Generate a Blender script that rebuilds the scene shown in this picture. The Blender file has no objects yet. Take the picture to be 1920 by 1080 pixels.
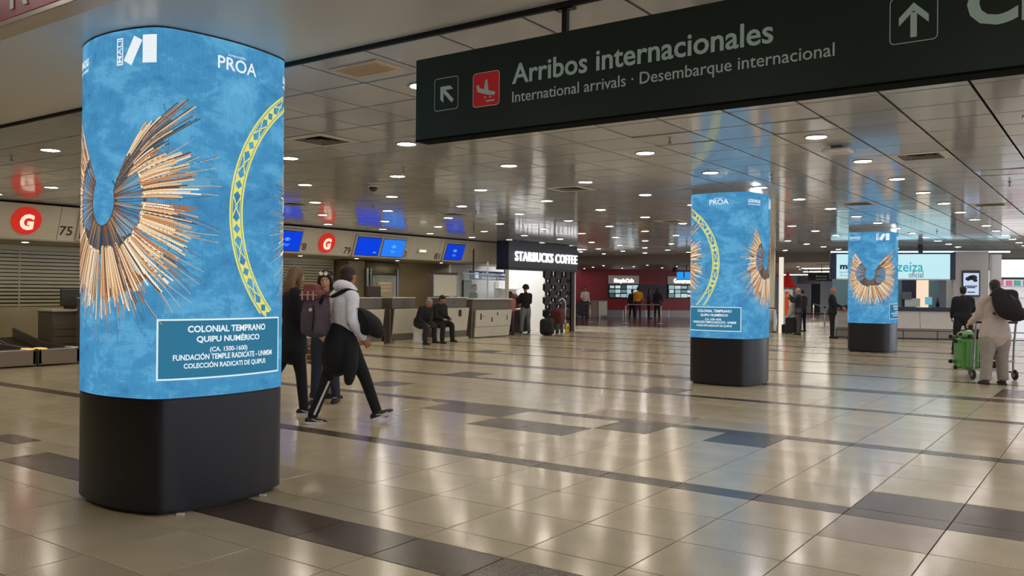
import bpy, bmesh, math, random, os
import numpy as np
from mathutils import Vector, Matrix, noise
random.seed(7)
rnd = random.Random(11)
C = bpy.context.scene.collection
SC = bpy.context.scene
PI = math.pi

# ------------------------------------------------------------------ camera, light, exposure
FPX, YAW, PITCH, ROLL, EYE = 1612.0, math.radians(35.35), math.radians(0.156), math.radians(0.548), 1.5
def _cam_axes():
    f = Vector((-math.sin(YAW)*math.cos(PITCH), math.cos(YAW)*math.cos(PITCH), math.sin(PITCH)))
    r = Vector((math.cos(YAW), math.sin(YAW), 0)); u = r.cross(f)
    c, s = math.cos(ROLL), math.sin(ROLL)
    return c*r + s*u, -s*r + c*u, f
CR, CU, CF = _cam_axes()
cam = bpy.data.cameras.new('camera'); cam.sensor_width = 36.0; cam.lens = FPX/1920*36
cam.clip_start = 0.05; cam.clip_end = 400
co = bpy.data.objects.new('camera', cam); C.objects.link(co)
co.matrix_world = Matrix(((CR.x, CU.x, -CF.x, 0), (CR.y, CU.y, -CF.y, 0), (CR.z, CU.z, -CF.z, EYE), (0, 0, 0, 1)))
SC.camera = co
SC.view_settings.view_transform = 'Standard'; SC.view_settings.look = 'None'
SC.view_settings.gamma = 1.0; SC.view_settings.use_curve_mapping = False
SC.view_settings.exposure = 0.0
LAMP_WARM = 70.0          # radiance of the round ceiling lamps
LAMP_COL = (1.0, 0.89, 0.74)
LAMP_COOL = (1.0, 0.92, 0.88)
w = bpy.data.worlds.new('overcast_sky'); SC.world = w; w.use_nodes = True
nt = w.node_tree; nt.nodes.clear()
wo = nt.nodes.new('ShaderNodeOutputWorld'); bg = nt.nodes.new('ShaderNodeBackground')
bg.inputs[0].default_value = (0.80, 0.86, 1.0, 1); bg.inputs[1].default_value = 4.0
nt.links.new(bg.outputs[0], wo.inputs[0])

# ------------------------------------------------------------------ where things are: a pixel of the photo on a given plane
def ray(px, py):
    return (CR*((px-960)/FPX) - CU*((py-540)/FPX) + CF)
O = Vector((0, 0, EYE))
def on_x(px, py, X): d = ray(px, py); return O + d*(X/d.x)
def on_y(px, py, Y): d = ray(px, py); return O + d*(Y/d.y)
def on_z(px, py, Z): d = ray(px, py); return O + d*((Z-EYE)/d.z)
def on_plane(px, py, p, n): d = ray(px, py); n = Vector(n); return O + d*((Vector(p)-O).dot(n)/d.dot(n))
def pix(P):
    v = Vector(P)-O; z = v.dot(CF)
    if z < 0.05: return None
    return (960+FPX*v.dot(CR)/z, 540-FPX*v.dot(CU)/z, z)

# ------------------------------------------------------------------ materials
def srgb(r, g, b):
    def f(c):
        c = c/255.0
        return c/12.92 if c <= 0.04045 else ((c+0.055)/1.055)**2.4
    return (f(r), f(g), f(b), 1.0)
MATS = {}
def mat(name, col, rough=0.6, metal=0.0, emis=None, es=0.0, noise_amt=0.0, noise_scale=8.0, bump=0.0, alpha=1.0, ior=1.5, rand=0.0, spec=0.5, trans=0.0, coat=0.0, col2=None):
    if name in MATS: return MATS[name]
    m = bpy.data.materials.new(name); m.use_nodes = True; n = m.node_tree; b = n.nodes['Principled BSDF']
    if len(col) == 3: col = (*col, 1)
    b.inputs['Base Color'].default_value = col
    b.inputs['Roughness'].default_value = rough; b.inputs['Metallic'].default_value = metal
    b.inputs['IOR'].default_value = ior; b.inputs['Specular IOR Level'].default_value = spec
    b.inputs['Coat Weight'].default_value = coat
    if alpha < 1: b.inputs['Alpha'].default_value = alpha
    if trans > 0: b.inputs['Transmission Weight'].default_value = trans
    if emis:
        b.inputs['Emission Color'].default_value = emis if len(emis) == 4 else (*emis, 1)
        b.inputs['Emission Strength'].default_value = es
    tc = n.nodes.new('ShaderNodeTexCoord'); nz = n.nodes.new('ShaderNodeTexNoise')
    nz.inputs['Scale'].default_value = noise_scale; nz.inputs['Detail'].default_value = 5
    n.links.new(tc.outputs['Object'], nz.inputs['Vector'])
    mr = n.nodes.new('ShaderNodeMapRange'); n.links.new(nz.outputs['Fac'], mr.inputs['Value'])
    mr.inputs['From Min'].default_value = 0.3; mr.inputs['From Max'].default_value = 0.7
    mr.inputs['To Min'].default_value = 1-noise_amt; mr.inputs['To Max'].default_value = 1+noise_amt
    mx = n.nodes.new('ShaderNodeMix'); mx.data_type = 'RGBA'; mx.blend_type = 'MULTIPLY'; mx.inputs['Factor'].default_value = 1
    mx.inputs[6].default_value = col
    last = mr.outputs['Result']
    if rand > 0:
        oi = n.nodes.new('ShaderNodeObjectInfo'); m2 = n.nodes.new('ShaderNodeMapRange')
        m2.inputs['To Min'].default_value = 1-rand; m2.inputs['To Max'].default_value = 1+rand
        n.links.new(oi.outputs['Random'], m2.inputs['Value'])
        mm = n.nodes.new('ShaderNodeMath'); mm.operation = 'MULTIPLY'
        n.links.new(last, mm.inputs[0]); n.links.new(m2.outputs['Result'], mm.inputs[1]); last = mm.outputs[0]
    n.links.new(last, mx.inputs[7]); n.links.new(mx.outputs[2], b.inputs['Base Color'])
    if bump > 0:
        bp = n.nodes.new('ShaderNodeBump'); bp.inputs['Strength'].default_value = bump; bp.inputs['Distance'].default_value = 0.01
        n.links.new(nz.outputs['Fac'], bp.inputs['Height']); n.links.new(bp.outputs[0], b.inputs['Normal'])
    MATS[name] = m; return m
def lit(name, col, s):
    """something that gives off light: lamp lens, screen, backlit letters"""
    if name in MATS: return MATS[name]
    m = bpy.data.materials.new(name); m.use_nodes = True; n = m.node_tree; n.nodes.clear()
    o = n.nodes.new('ShaderNodeOutputMaterial'); e = n.nodes.new('ShaderNodeEmission')
    e.inputs[0].default_value = col if len(col) == 4 else (*col, 1); e.inputs[1].default_value = s
    n.links.new(e.outputs[0], o.inputs[0]); MATS[name] = m; return m

def floor_tile_mat(name, col, speck, rough, rand=0.07):
    """polished terrazzo / granite: fine chips, clouding, soft gloss"""
    m = mat(name, col, rough, rand=rand, noise_amt=0.10, noise_scale=1.6, ior=1.72)
    n = m.node_tree; b = n.nodes['Principled BSDF']
    geo = n.nodes.new('ShaderNodeNewGeometry'); vo = n.nodes.new('ShaderNodeTexNoise')
    vo.inputs['Scale'].default_value = 95; vo.inputs['Detail'].default_value = 2
    n.links.new(geo.outputs['Position'], vo.inputs['Vector'])
    cr = n.nodes.new('ShaderNodeMapRange'); cr.inputs['From Min'].default_value = 0.35; cr.inputs['From Max'].default_value = 0.65
    cr.inputs['To Min'].default_value = 1-speck; cr.inputs['To Max'].default_value = 1+speck
    n.links.new(vo.outputs['Fac'], cr.inputs['Value'])
    old = b.inputs['Base Color'].links[0].from_socket
    mx = n.nodes.new('ShaderNodeMix'); mx.data_type = 'RGBA'; mx.blend_type = 'MULTIPLY'; mx.inputs['Factor'].default_value = 1
    n.links.new(old, mx.inputs[6]); n.links.new(cr.outputs['Result'], mx.inputs[7]); n.links.new(mx.outputs[2], b.inputs['Base Color'])
    n2 = n.nodes.new('ShaderNodeTexNoise'); n2.inputs['Scale'].default_value = 5; n.links.new(geo.outputs['Position'], n2.inputs['Vector'])
    r2 = n.nodes.new('ShaderNodeMapRange'); r2.inputs['To Min'].default_value = rough*0.75; r2.inputs['To Max'].default_value = rough*1.3
    n.links.new(n2.outputs['Fac'], r2.inputs['Value']); n.links.new(r2.outputs['Result'], b.inputs['Roughness'])
    bp = n.nodes.new('ShaderNodeBump'); bp.inputs['Strength'].default_value = 0.05; bp.inputs['Distance'].default_value = 0.002
    n3 = n.nodes.new('ShaderNodeTexNoise'); n3.inputs['Scale'].default_value = 22; n.links.new(geo.outputs['Position'], n3.inputs['Vector'])
    n.links.new(n3.outputs['Fac'], bp.inputs['Height']); n.links.new(bp.outputs[0], b.inputs['Normal'])
    return m
M_BEIGE = floor_tile_mat('beige_terrazzo', srgb(200, 187, 158), 0.10, 0.16)
M_TAN = floor_tile_mat('tan_tile', srgb(158, 138, 116), 0.04, 0.2)
M_MAUVE = floor_tile_mat('mauve_tile', srgb(96, 74, 76), 0.06, 0.16)
M_DARK = floor_tile_mat('dark_brown_granite', srgb(84, 70, 58), 0.12, 0.24)
M_DARK.node_tree.nodes['Principled BSDF'].inputs['IOR'].default_value = 1.45
M_GROUT = mat('grout', srgb(52, 44, 36), 0.8, noise_amt=.1)
M_PANEL = mat('enamelled_ceiling_panel', srgb(188, 192, 198), 0.10, noise_amt=0.03, noise_scale=1.5, rand=0.05, ior=1.5)
M_SOFFIT = mat('smooth_soffit', srgb(235, 232, 226), 0.30, noise_amt=0.03, noise_scale=1.0)
M_VOID = mat('dark_void', srgb(38, 35, 33), 0.9)
M_BLACK = mat('black_plastic', srgb(24, 24, 26), 0.45, noise_amt=.05)
M_GREYP = mat('grey_plastic', srgb(110, 110, 108), 0.5)
M_WHITEP = mat('white_plastic', srgb(225, 222, 215), 0.4)
M_STEEL = mat('brushed_steel', srgb(165, 165, 162), 0.32, 1.0, noise_amt=.06, noise_scale=20)

# ------------------------------------------------------------------ objects
def link(o, parent=None):
    C.objects.link(o)
    if parent is not None: o.parent = parent
    return o
def tag(o, label=None, cat=None, group=None, kind=None):
    if label: o['label'] = label
    if cat: o['category'] = cat
    if group: o['group'] = group
    if kind: o['kind'] = kind
    return o
def empty(name, loc=(0, 0, 0), rz=0.0, label=None, cat=None, group=None, kind=None):
    o = bpy.data.objects.new(name, None); o.empty_display_size = 0.1
    o.location = loc; o.rotation_euler = (0, 0, rz); link(o)
    return tag(o, label, cat, group, kind)
def copy_tree(o, parent=None):
    c = o.copy(); C.objects.link(c)
    if parent is not None: c.parent = parent
    for ch in list(o.children): copy_tree(ch, c)
    return c

class MB:
    """collects shapes into one mesh"""
    def __init__(s): s.v = []; s.f = []; s.sm = []
    def add(s, vs, fs, smooth=False):
        b = len(s.v); s.v += [tuple(v) for v in vs]; s.f += [tuple(i+b for i in f) for f in fs]; s.sm += [smooth]*len(fs); return s
    def box(s, c, d, rz=0.0, rx=0.0, ry=0.0, ch=0.0):
        """box; ch > 0 chamfers every edge"""
        hx, hy, hz = d[0]/2, d[1]/2, d[2]/2
        R = Matrix.Rotation(rz, 3, 'Z') @ Matrix.Rotation(ry, 3, 'Y') @ Matrix.Rotation(rx, 3, 'X')
        cc = Vector(c)
        if ch <= 0:
            vs = [Vector((x*hx, y*hy, z*hz)) for z in (-1, 1) for y in (-1, 1) for x in (-1, 1)]
            fs = [(0, 2, 3, 1), (4, 5, 7, 6), (0, 1, 5, 4), (2, 6, 7, 3), (0, 4, 6, 2), (1, 3, 7, 5)]
            return s.add([cc+R @ v for v in vs], fs)
        ch = min(ch, hx*.9, hy*.9, hz*.9)
        bm = bmesh.new(); bmesh.ops.create_cube(bm, size=1.0)
        for v in bm.verts: v.co = Vector((v.co.x*2*hx, v.co.y*2*hy, v.co.z*2*hz))
        bmesh.ops.bevel(bm, geom=bm.edges[:], offset=ch, segments=2, profile=0.5, affect='EDGES')
        bm.verts.index_update()
        s.add([cc+R @ v.co for v in bm.verts], [[v.index for v in f.verts] for f in bm.faces]); bm.free(); return s
    def quad(s, a, b, c, d): return s.add([a, b, c, d], [(0, 1, 2, 3)])
    def prism(s, poly, o, ax, ay, az, h):
        """2D outline poly in the frame (o, ax, ay), extruded h along az"""
        o, ax, ay, az = Vector(o), Vector(ax), Vector(ay), Vector(az); n = len(poly)
        a = [o+ax*x+ay*y for x, y in poly]; b = [p+az*h for p in a]
        return s.add(a+b, [tuple(range(n-1, -1, -1)), tuple(range(n, 2*n))]+[(i, (i+1) % n, n+(i+1) % n, n+i) for i in range(n)])
    def lathe(s, prof, c=(0, 0, 0), n=24, axis='Z', cap=True):
        vs = []; fs = []; c = Vector(c)
        for r, z in prof:
            for i in range(n):
                a = 2*PI*i/n; v = Vector((r*math.cos(a), r*math.sin(a), z))
                if axis == 'X': v = Vector((v.z, v.x, v.y))
                if axis == 'Y': v = Vector((v.x, v.z, v.y))
                vs.append(c+v)
        for k in range(len(prof)-1):
            for i in range(n):
                j = (i+1) % n; fs.append((k*n+i, k*n+j, (k+1)*n+j, (k+1)*n+i))
        if cap: fs.append(tuple(range(n-1, -1, -1))); fs.append(tuple(range((len(prof)-1)*n, len(prof)*n)))
        return s.add(vs, fs, True)
    def tube(s, pts, rad, n=12, sub=4, closed_ends=True, up=(0, 1, 0), round_end=True):
        """swept limb: pts joints, rad per joint (number or (across, deep)); smooth between joints"""
        P = [Vector(p) for p in pts]; Rr = [(r, r) if not isinstance(r, (tuple, list)) else tuple(r) for r in rad]
        m = len(P); Q = []; W = []
        def cr(a, b, c, d, t): return 0.5*((2*b)+(c-a)*t+(2*a-5*b+4*c-d)*t*t+(3*b-a-3*c+d)*t**3)
        for i in range(m-1):
            a, b, c, d = P[max(i-1, 0)], P[i], P[i+1], P[min(i+2, m-1)]
            ra, rb, rc, rd = [Vector(Rr[k]) for k in (max(i-1, 0), i, i+1, min(i+2, m-1))]
            for k in range(sub):
                t = k/sub; Q.append(cr(a, b, c, d, t)); W.append(cr(ra, rb, rc, rd, t))
        Q.append(P[-1]); W.append(Vector(Rr[-1]))
        up = Vector(up); rings = []
        if round_end:
            d0 = (Q[1]-Q[0]).normalized(); d1 = (Q[-1]-Q[-2]).normalized(); r0 = min(W[0]); r1 = min(W[-1])
            A = [(Q[0]-d0*r0*0.95, W[0]*0.25), (Q[0]-d0*r0*0.7, W[0]*0.7)]; B = [(Q[-1]+d1*r1*0.7, W[-1]*0.7), (Q[-1]+d1*r1*0.95, W[-1]*0.25)]
            Q = [a[0] for a in A]+Q+[b[0] for b in B]; W = [a[1] for a in A]+W+[b[1] for b in B]
        vs = []
        for i, q in enumerate(Q):
            t = (Q[min(i+1, len(Q)-1)]-Q[max(i-1, 0)]).normalized()
            x = t.cross(up)
            if x.length < 0.15: x = t.cross(Vector((1, 0, 0.3)))
            x.normalize(); y = x.cross(t).normalized()
            for k in range(n):
                a = 2*PI*k/n; vs.append(q+x*(W[i][0]*math.cos(a))+y*(W[i][1]*math.sin(a)))
        fs = []
        for i in range(len(Q)-1):
            for k in range(n):
                j = (k+1) % n; fs.append((i*n+k, i*n+j, (i+1)*n+j, (i+1)*n+k))
        fs.append(tuple(range(n-1, -1, -1))); fs.append(tuple(range((len(Q)-1)*n, len(Q)*n)))
        return s.add(vs, fs, True)
    def ball(s, c, r, n=12, m=8):
        r = (r, r, r) if not isinstance(r, (tuple, list)) else r
        vs = []; fs = []
        for i in range(1, m):
            a = PI*i/m
            for k in range(n):
                b = 2*PI*k/n; vs.append((c[0]+r[0]*math.sin(a)*math.cos(b), c[1]+r[1]*math.sin(a)*math.sin(b), c[2]+r[2]*math.cos(a)))
        vs.append((c[0], c[1], c[2]+r[2])); vs.append((c[0], c[1], c[2]-r[2])); T = (m-1)*n
        for i in range(m-2):
            for k in range(n):
                j = (k+1) % n; fs.append((i*n+k, (i+1)*n+k, (i+1)*n+j, i*n+j))
        for k in range(n):
            j = (k+1) % n; fs.append((T, k, j)); fs.append((T+1, (m-2)*n+j, (m-2)*n+k))
        return s.add(vs, fs, True)
    def mesh(s, name):
        me = bpy.data.meshes.new(name); me.from_pydata(s.v, [], s.f); me.polygons.foreach_set('use_smooth', s.sm); me.update(); return me
    def build(s, name, m, parent=None):
        me = s.mesh(name)
        if m: me.materials.append(m)
        return link(bpy.data.objects.new(name, me), parent)

TMP = bpy.data.scenes.new('workbench')       # an empty side scene where modifiers are applied; removed at the end
def side_depsgraph():
    with bpy.context.temp_override(scene=TMP, view_layer=TMP.view_layers[0]):
        dg = bpy.context.evaluated_depsgraph_get(); dg.update(); return dg
def text_polys(body, size=1.0, bold=0.0, shear=0.0, sx=1.0, align='LEFT', space=1.0):
    """flat lettering as (verts, faces) in its own xy plane, origin at the baseline"""
    cu = bpy.data.curves.new('lettering', 'FONT'); cu.body = body; cu.size = size; cu.offset = bold*size; cu.shear = shear
    cu.align_x = align; cu.resolution_u = 3; cu.space_character = space; cu.fill_mode = 'FRONT'
    o = bpy.data.objects.new('lettering', cu); TMP.collection.objects.link(o)
    dg = side_depsgraph()
    me = bpy.data.meshes.new_from_object(o.evaluated_get(dg))
    vs = [(v.co.x*sx, v.co.y) for v in me.vertices]; fs = [tuple(p.vertices) for p in me.polygons]
    bpy.data.objects.remove(o); bpy.data.meshes.remove(me); bpy.data.curves.remove(cu)
    return vs, fs
def fit_text(body, w_, h_cap=None, **k):
    """lettering scaled so that its run is w_ wide and (if given) its tallest extent is h_cap high, starting at (0, 0)"""
    vs, fs = text_polys(body, **k); x0 = min(v[0] for v in vs); x1 = max(v[0] for v in vs); y0 = min(v[1] for v in vs); y1 = max(v[1] for v in vs)
    sx = w_/(x1-x0); sy = sx if h_cap is None else h_cap/(y1-y0)
    return [((x-x0)*sx, y*sy) for x, y in vs], fs
def words_of(polys, gap):
    """splits a line of lettering into its words"""
    vs, fs = polys; par = list(range(len(vs)))
    def fnd(a):
        while par[a] != a: par[a] = par[par[a]]; a = par[a]
        return a
    for f in fs:
        for i in f[1:]: par[fnd(i)] = fnd(f[0])
    comp = {}
    for f in fs: comp.setdefault(fnd(f[0]), []).append(f)
    it = sorted(((min(vs[i][0] for f in c for i in f), max(vs[i][0] for f in c for i in f), c) for c in comp.values()), key=lambda t: t[0])
    out = []; end = None
    for a, b, c in it:
        if end is None or a-end > gap: out.append([]); end = b
        out[-1] += c; end = max(end, b)
    return [(vs, c) for c in out]
def lettering(name, polys, m, o, ax, ay, parent=None, lift=0.0, depth=0.0, gap=None):
    """puts flat or slightly raised lettering on a plane"""
    if gap:
        for w_ in words_of(polys, gap): lettering(name, w_, m, o, ax, ay, parent, lift, depth)
        return
    used = sorted({i for f in polys[1] for i in f}); rm = {i: k for k, i in enumerate(used)}
    polys = ([polys[0][i] for i in used], [tuple(rm[i] for i in f) for f in polys[1]])
    o, ax, ay = Vector(o), Vector(ax).normalized(), Vector(ay).normalized(); nz = ax.cross(ay)
    mb = MB(); vs, fs = polys
    P = [o+ax*x+ay*y+nz*(lift+depth) for x, y in vs]; mb.add(P, fs)
    if depth > 0:
        cnt = {}
        for f in fs:
            for i in range(len(f)):
                e = (f[i], f[(i+1) % len(f)]); cnt[e] = 1
        base = len(mb.v); mb.v += [tuple(o+ax*x+ay*y+nz*lift) for x, y in vs]
        for a, b in list(cnt):
            if (b, a) not in cnt: mb.f.append((a, base+a, base+b, b)); mb.sm.append(False)
    return mb.build(name, m, parent)
def remesh(mb, name, m, parent, voxel=0.02, smooth=3):
    """merges overlapping limbs into one continuous surface"""
    me = mb.mesh(name+'_raw'); o = bpy.data.objects.new('raw', me); TMP.collection.objects.link(o)
    r = o.modifiers.new('r', 'REMESH'); r.mode = 'VOXEL'; r.voxel_size = voxel; r.use_smooth_shade = True
    if smooth: s_ = o.modifiers.new('s', 'SMOOTH'); s_.iterations = smooth; s_.factor = 0.5
    dg = side_depsgraph()
    out = bpy.data.meshes.new_from_object(o.evaluated_get(dg)); out.name = name
    bpy.data.objects.remove(o); bpy.data.meshes.remove(me)
    out.materials.clear(); out.materials.append(m)
    if m is None: return out
    return link(bpy.data.objects.new(name, out), parent)
# ------------------------------------------------------------------ floor
HC = 3.18                       # ceiling height of the hall
TW = 0.6356                     # floor module
fl = MB(); fl.box((-16, 33, -0.055), (60, 76, 0.09)); floor = tag(fl.build('floor', M_GROUT), kind='structure')
rows = []                       # (y0, y1, kind) across the whole hall; the pattern repeats with the columns
def add_period(Y):
    for a, b, k in ((3.48, 3.92, 'D'), (3.92, 4.18, 'B'), (4.18, 4.815, 'B'), (4.815, 5.45, 'B'), (5.45, 6.085, 'B'), (6.085, 6.315, 'D'),
                    (6.315, 6.93, 'B'), (6.93, 7.565, 'B'), (7.565, 8.2, 'B'), (8.2, 8.83, 'B'), (8.83, 9.06, 'D'), (9.06, 9.68, 'B'), (9.68, 10.31, 'B'),
                    (10.31, 10.93, 'B'), (10.93, 11.55, 'B'), (11.55, 11.775, 'D'), (11.775, 12.4, 'B'), (12.4, 12.83, 'B'), (12.83, 13.46, 'B'), (13.46, 13.76, 'B')):
        rows.append((a+Y, b+Y, k))
for k in range(-1, 6): add_period(10.28*k)
XL = [-0.905-TW*i for i in range(-12, 60)]
DARK = {(-7.26, 8.5), (-6.3, 8.5), (-6.9, 8.5), (-5.7, 7.9), (-5.0, 7.9), (-4.4, 8.5), (-3.1, 8.5), (-9.5, 10.0), (-9.5, 12.0), (-5.7, 12.0), (-1.2, 14.8), (-1.2, 15.2),
        (-1.2, 6.6), (-0.6, 6.6), (0.0, 6.6), (0.6, 6.6), (-8.8, 4.1), (-8.8, 4.05), (-14.0, 9.5), (-11.0, 19.0), (-7.6, 22.3), (-12.6, 16.8)}
TAN = {(-4.4, 9.4), (-5.0, 9.4), (-1.2, 5.8)}
def hit(S, x0, x1, y0, y1): return any(x0 < x < x1 and y0 < y < y1 for x, y in S)
tmesh = {}
def tile_mesh(wx, wy, th, ch, m, nm):
    k = (nm, round(wx, 3), round(wy, 3), m.name)
    if k not in tmesh:
        mb = MB(); a, b = wx/2, wy/2
        mb.add([(-a, -b, -th), (a, -b, -th), (a, b, -th), (-a, b, -th), (-a, -b, -ch), (a, -b, -ch), (a, b, -ch), (-a, b, -ch),
                (-a+ch, -b+ch, 0), (a-ch, -b+ch, 0), (a-ch, b-ch, 0), (-a+ch, b-ch, 0)],
               [(0, 1, 5, 4), (1, 2, 6, 5), (2, 3, 7, 6), (3, 0, 4, 7), (4, 5, 9, 8), (5, 6, 10, 9), (6, 7, 11, 10), (7, 4, 8, 11), (8, 9, 10, 11)])
        me = mb.mesh(nm); me.materials.append(m); tmesh[k] = me
    return tmesh[k]
def seen(cx, cy, cz, wx, wy):
    ps = [pix((cx+a*wx/2, cy+b*wy/2, cz)) for a in (-1, 1) for b in (-1, 1)]
    if any(p is None for p in ps): return 0
    xs = [p[0] for p in ps]; ys = [p[1] for p in ps]
    if max(xs) < -20 or min(xs) > 1940 or max(ys) < -20 or min(ys) > 1100: return 0
    return (max(xs)-min(xs))*(max(ys)-min(ys))
cells = []
for (y0, y1, k) in rows:
    if y0 < -3 or y0 > 62: continue
    for xa in XL:
        x0, x1 = xa-TW, xa
        if x1 < -42: continue
        kk = k
        if k == 'D' and 3.4 < y0 < 3.6 and x1 < -7.8: kk = 'B'
        if k == 'B' and hit(DARK, x0, x1, y0, y1): kk = 'D'
        if k == 'B' and hit(TAN, x0, x1, y0, y1): kk = 'T'
        if (x0 < -13 and (y0-31.8) > (x0+19.04)*.39) : kk = 'M'      # the food court has its own darker floor
        cells.append((seen((x0+x1)/2, (y0+y1)/2, 0, TW, y1-y0), (x0+x1)/2, (y0+y1)/2, x1-x0-.007, y1-y0-.007, kk))
cells.sort(key=lambda c: -c[0])
FM = {'B': M_BEIGE, 'D': M_DARK, 'T': M_TAN, 'M': M_MAUVE}
for c in cells[:300]:
    o = bpy.data.objects.new('floor_tile', tile_mesh(c[3], c[4], .012, .0015, FM[c[5]], 'floor_tile')); o.location = (c[1], c[2], 0); link(o, floor)
for kk, nm in (('B', 'beige_tiles'), ('D', 'dark_tiles'), ('T', 'tan_tiles'), ('M', 'mauve_tiles')):
    mb = MB()
    for c in cells[300:]:
        if c[5] != kk: continue
        a, b, x, y = c[3]/2, c[4]/2, c[1], c[2]
        mb.add([(x-a, y-b, -.01), (x+a, y-b, -.01), (x+a, y+b, -.01), (x-a, y+b, -.01), (x-a, y-b, 0), (x+a, y-b, 0), (x+a, y+b, 0), (x-a, y+b, 0)],
               [(4, 5, 6, 7), (0, 1, 5, 4), (1, 2, 6, 5), (2, 3, 7, 6), (3, 0, 4, 7)])
    if mb.v: tag(mb.build(nm, FM[kk], floor), kind='stuff')

# ------------------------------------------------------------------ ceiling
PT = 0.676; YB = 4.33; X0 = -2.345
ceil_mb = MB()
ceil_mb.box((-9.0, 16.5, HC+0.10), (54, 39.2, 0.08)); ceiling = tag(ceil_mb.build('ceiling', M_VOID), kind='structure')
PM = {}
def in_hall(x, y):
    return (x > -17.9 or y > 29) and x < 6.3
VENTS = [(-7.28, 6.68), (-2.0, 11.21), (-13.28, 11.27), (-7.35, 11.8), (-1.98, 18.24), (-12.2, 15.1), (-4.0, 17.1), (-8.9, 19.2)]
def cell(x, y): return (math.floor((x-X0)/PT), math.floor((y-YB)/PT))
def cell_c(i, j): return (X0+(i+.5)*PT, YB+(j+.5)*PT)
VC = [cell(x, y) for x, y in VENTS]
TAGC = cell(-4.57, 4.6)
pc = []
for j in range(0, 47):
    for i in range(-42, 13):
        x, y = cell_c(i, j)
        if not in_hall(x, y) or x < -34 or y > 35.95: continue
        if (i, j) in VC: continue
        pc.append((seen(x, y, HC, PT, PT), x, y, i, j))
pc.sort(key=lambda c: -c[0])
pm = tile_mesh(PT-.024, PT-.024, .02, .002, M_PANEL, 'ceiling_panel')
LOOSE = {cell(-4.2, 8.4): (.022, -.006), cell(-5.4, 11.2): (-.012, .02), cell(-2.7, 8.7): (.018, .012), cell(-6.2, 12.5): (.012, -.018), cell(-9.6, 10.1): (.008, .015), cell(-1.2, 13.7): (.02, .01)}
for s_, x, y, i, j in pc[:300]:
    o = bpy.data.objects.new('ceiling_panel', pm); t = LOOSE.get((i, j), (rnd.gauss(0, .0016), rnd.gauss(0, .0016)))
    o.location = (x, y, HC-abs(t[0])*.1); o.rotation_euler = (PI+t[0], t[1], 0); link(o, ceiling)
mb = MB()
for s_, x, y, i, j in pc[300:]:
    a = PT/2-.013; t0, t1 = rnd.gauss(0, .0022), rnd.gauss(0, .0022)
    q = lambda u, v, z: (x+u*a, y+v*a, HC+z+u*a*t0+v*a*t1)
    mb.add([q(-1, -1, .015), q(1, -1, .015), q(1, 1, .015), q(-1, 1, .015), q(-1, -1, 0), q(1, -1, 0), q(1, 1, 0), q(-1, 1, 0)],
           [(7, 6, 5, 4), (0, 4, 5, 1), (1, 5, 6, 2), (2, 6, 7, 3), (3, 7, 4, 0)])
tag(mb.build('far_ceiling_panels', M_PANEL, ceiling), kind='stuff')
# the plain plaster strip over the first column, and the ceiling behind the viewer
mb = MB(); mb.box((-8, 3.085, HC+.04), (30, 2.43, .03), ch=.006); mb.build('soffit_strip', M_SOFFIT, ceiling)
mb = MB(); mb.box((-8, 4.31, HC+.02), (30, .022, .045)); mb.build('edge_trim', M_VOID, ceiling)
mb = MB(); mb.box((-8, -.6, HC+.01), (30, 4.9, .03)); mb.build('rear_ceiling', M_SOFFIT, ceiling)
# lower ceiling at the far end, with its bulkhead
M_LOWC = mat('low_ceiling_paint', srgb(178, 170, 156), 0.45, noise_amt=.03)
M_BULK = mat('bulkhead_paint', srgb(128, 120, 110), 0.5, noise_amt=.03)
HL = 2.78
mb = MB(); mb.box((-16, 53.1, HL+.06), (60, 34, .12)); tag(mb.build('low_ceiling', M_LOWC), kind='structure')
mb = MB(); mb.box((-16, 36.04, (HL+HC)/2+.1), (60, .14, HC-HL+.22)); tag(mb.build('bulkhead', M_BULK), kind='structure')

# ------------------------------------------------------------------ walls
M_WALLL = mat('warm_wall_paint', srgb(176, 158, 122), 0.45, noise_amt=.03)
M_WHITEW = mat('white_wall_paint', srgb(215, 210, 200), 0.5, noise_amt=.02)
M_RED = mat('red_lacquer_wall', srgb(150, 24, 30), 0.3, noise_amt=.06, noise_scale=.6)
M_BEIGEW = mat('beige_wall', srgb(222, 212, 184), 0.5)
def wall(name, a, b, z0, z1, m, th=.1):
    a, b = Vector((*a, 0)), Vector((*b, 0)); d = b-a; mb = MB()
    mb.box(((a.x+b.x)/2, (a.y+b.y)/2, (z0+z1)/2), (d.length, th, z1-z0), rz=math.atan2(d.y, d.x)); return tag(mb.build(name, m), kind='structure')
wall('wall_left', (-20.6, -3), (-20.6, 28), 0, HC+.1, M_WALLL)
wall('wall_rear', (-20.6, -3), (7, -3), 0, HC+.1, M_WALLL)
wall('wall_cafe', (-20.6, 28.3), (-24.5, 34), 0, HC+.1, M_BEIGEW)
wall('wall_food_left', (-24.6, 34), (-26.6, 41.5), 0, HC+.1, M_RED)
RWa, RWb = Vector((-26.6, 41.57, 0)), Vector((-17.6, 50.1, 0)); RWd = (RWb-RWa).normalized(); RWn = Vector((RWd.y, -RWd.x, 0))
wall('wall_red', (RWa.x-RWn.x*.05, RWa.y-RWn.y*.05), (RWb.x-RWn.x*.05, RWb.y-RWn.y*.05), .42, HL, M_RED)
wall('wall_end', (-32, 67), (3, 67), 0, HL, mat('pale_blue_wall', srgb(205, 212, 220), .5))
wall('wall_corridor_left', (-17.4, 50.2), (-23, 66.8), 0, HL, M_WHITEW)
# wall pieces round the far opening
pb = on_z(1450, 623, 0)
mb = MB(); mb.box((-11.35, 33.55, HC/2), (.42, .9, HC), rz=.3, ch=.01); tag(mb.build('pillar_beige', M_BEIGEW), kind='structure')
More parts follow.
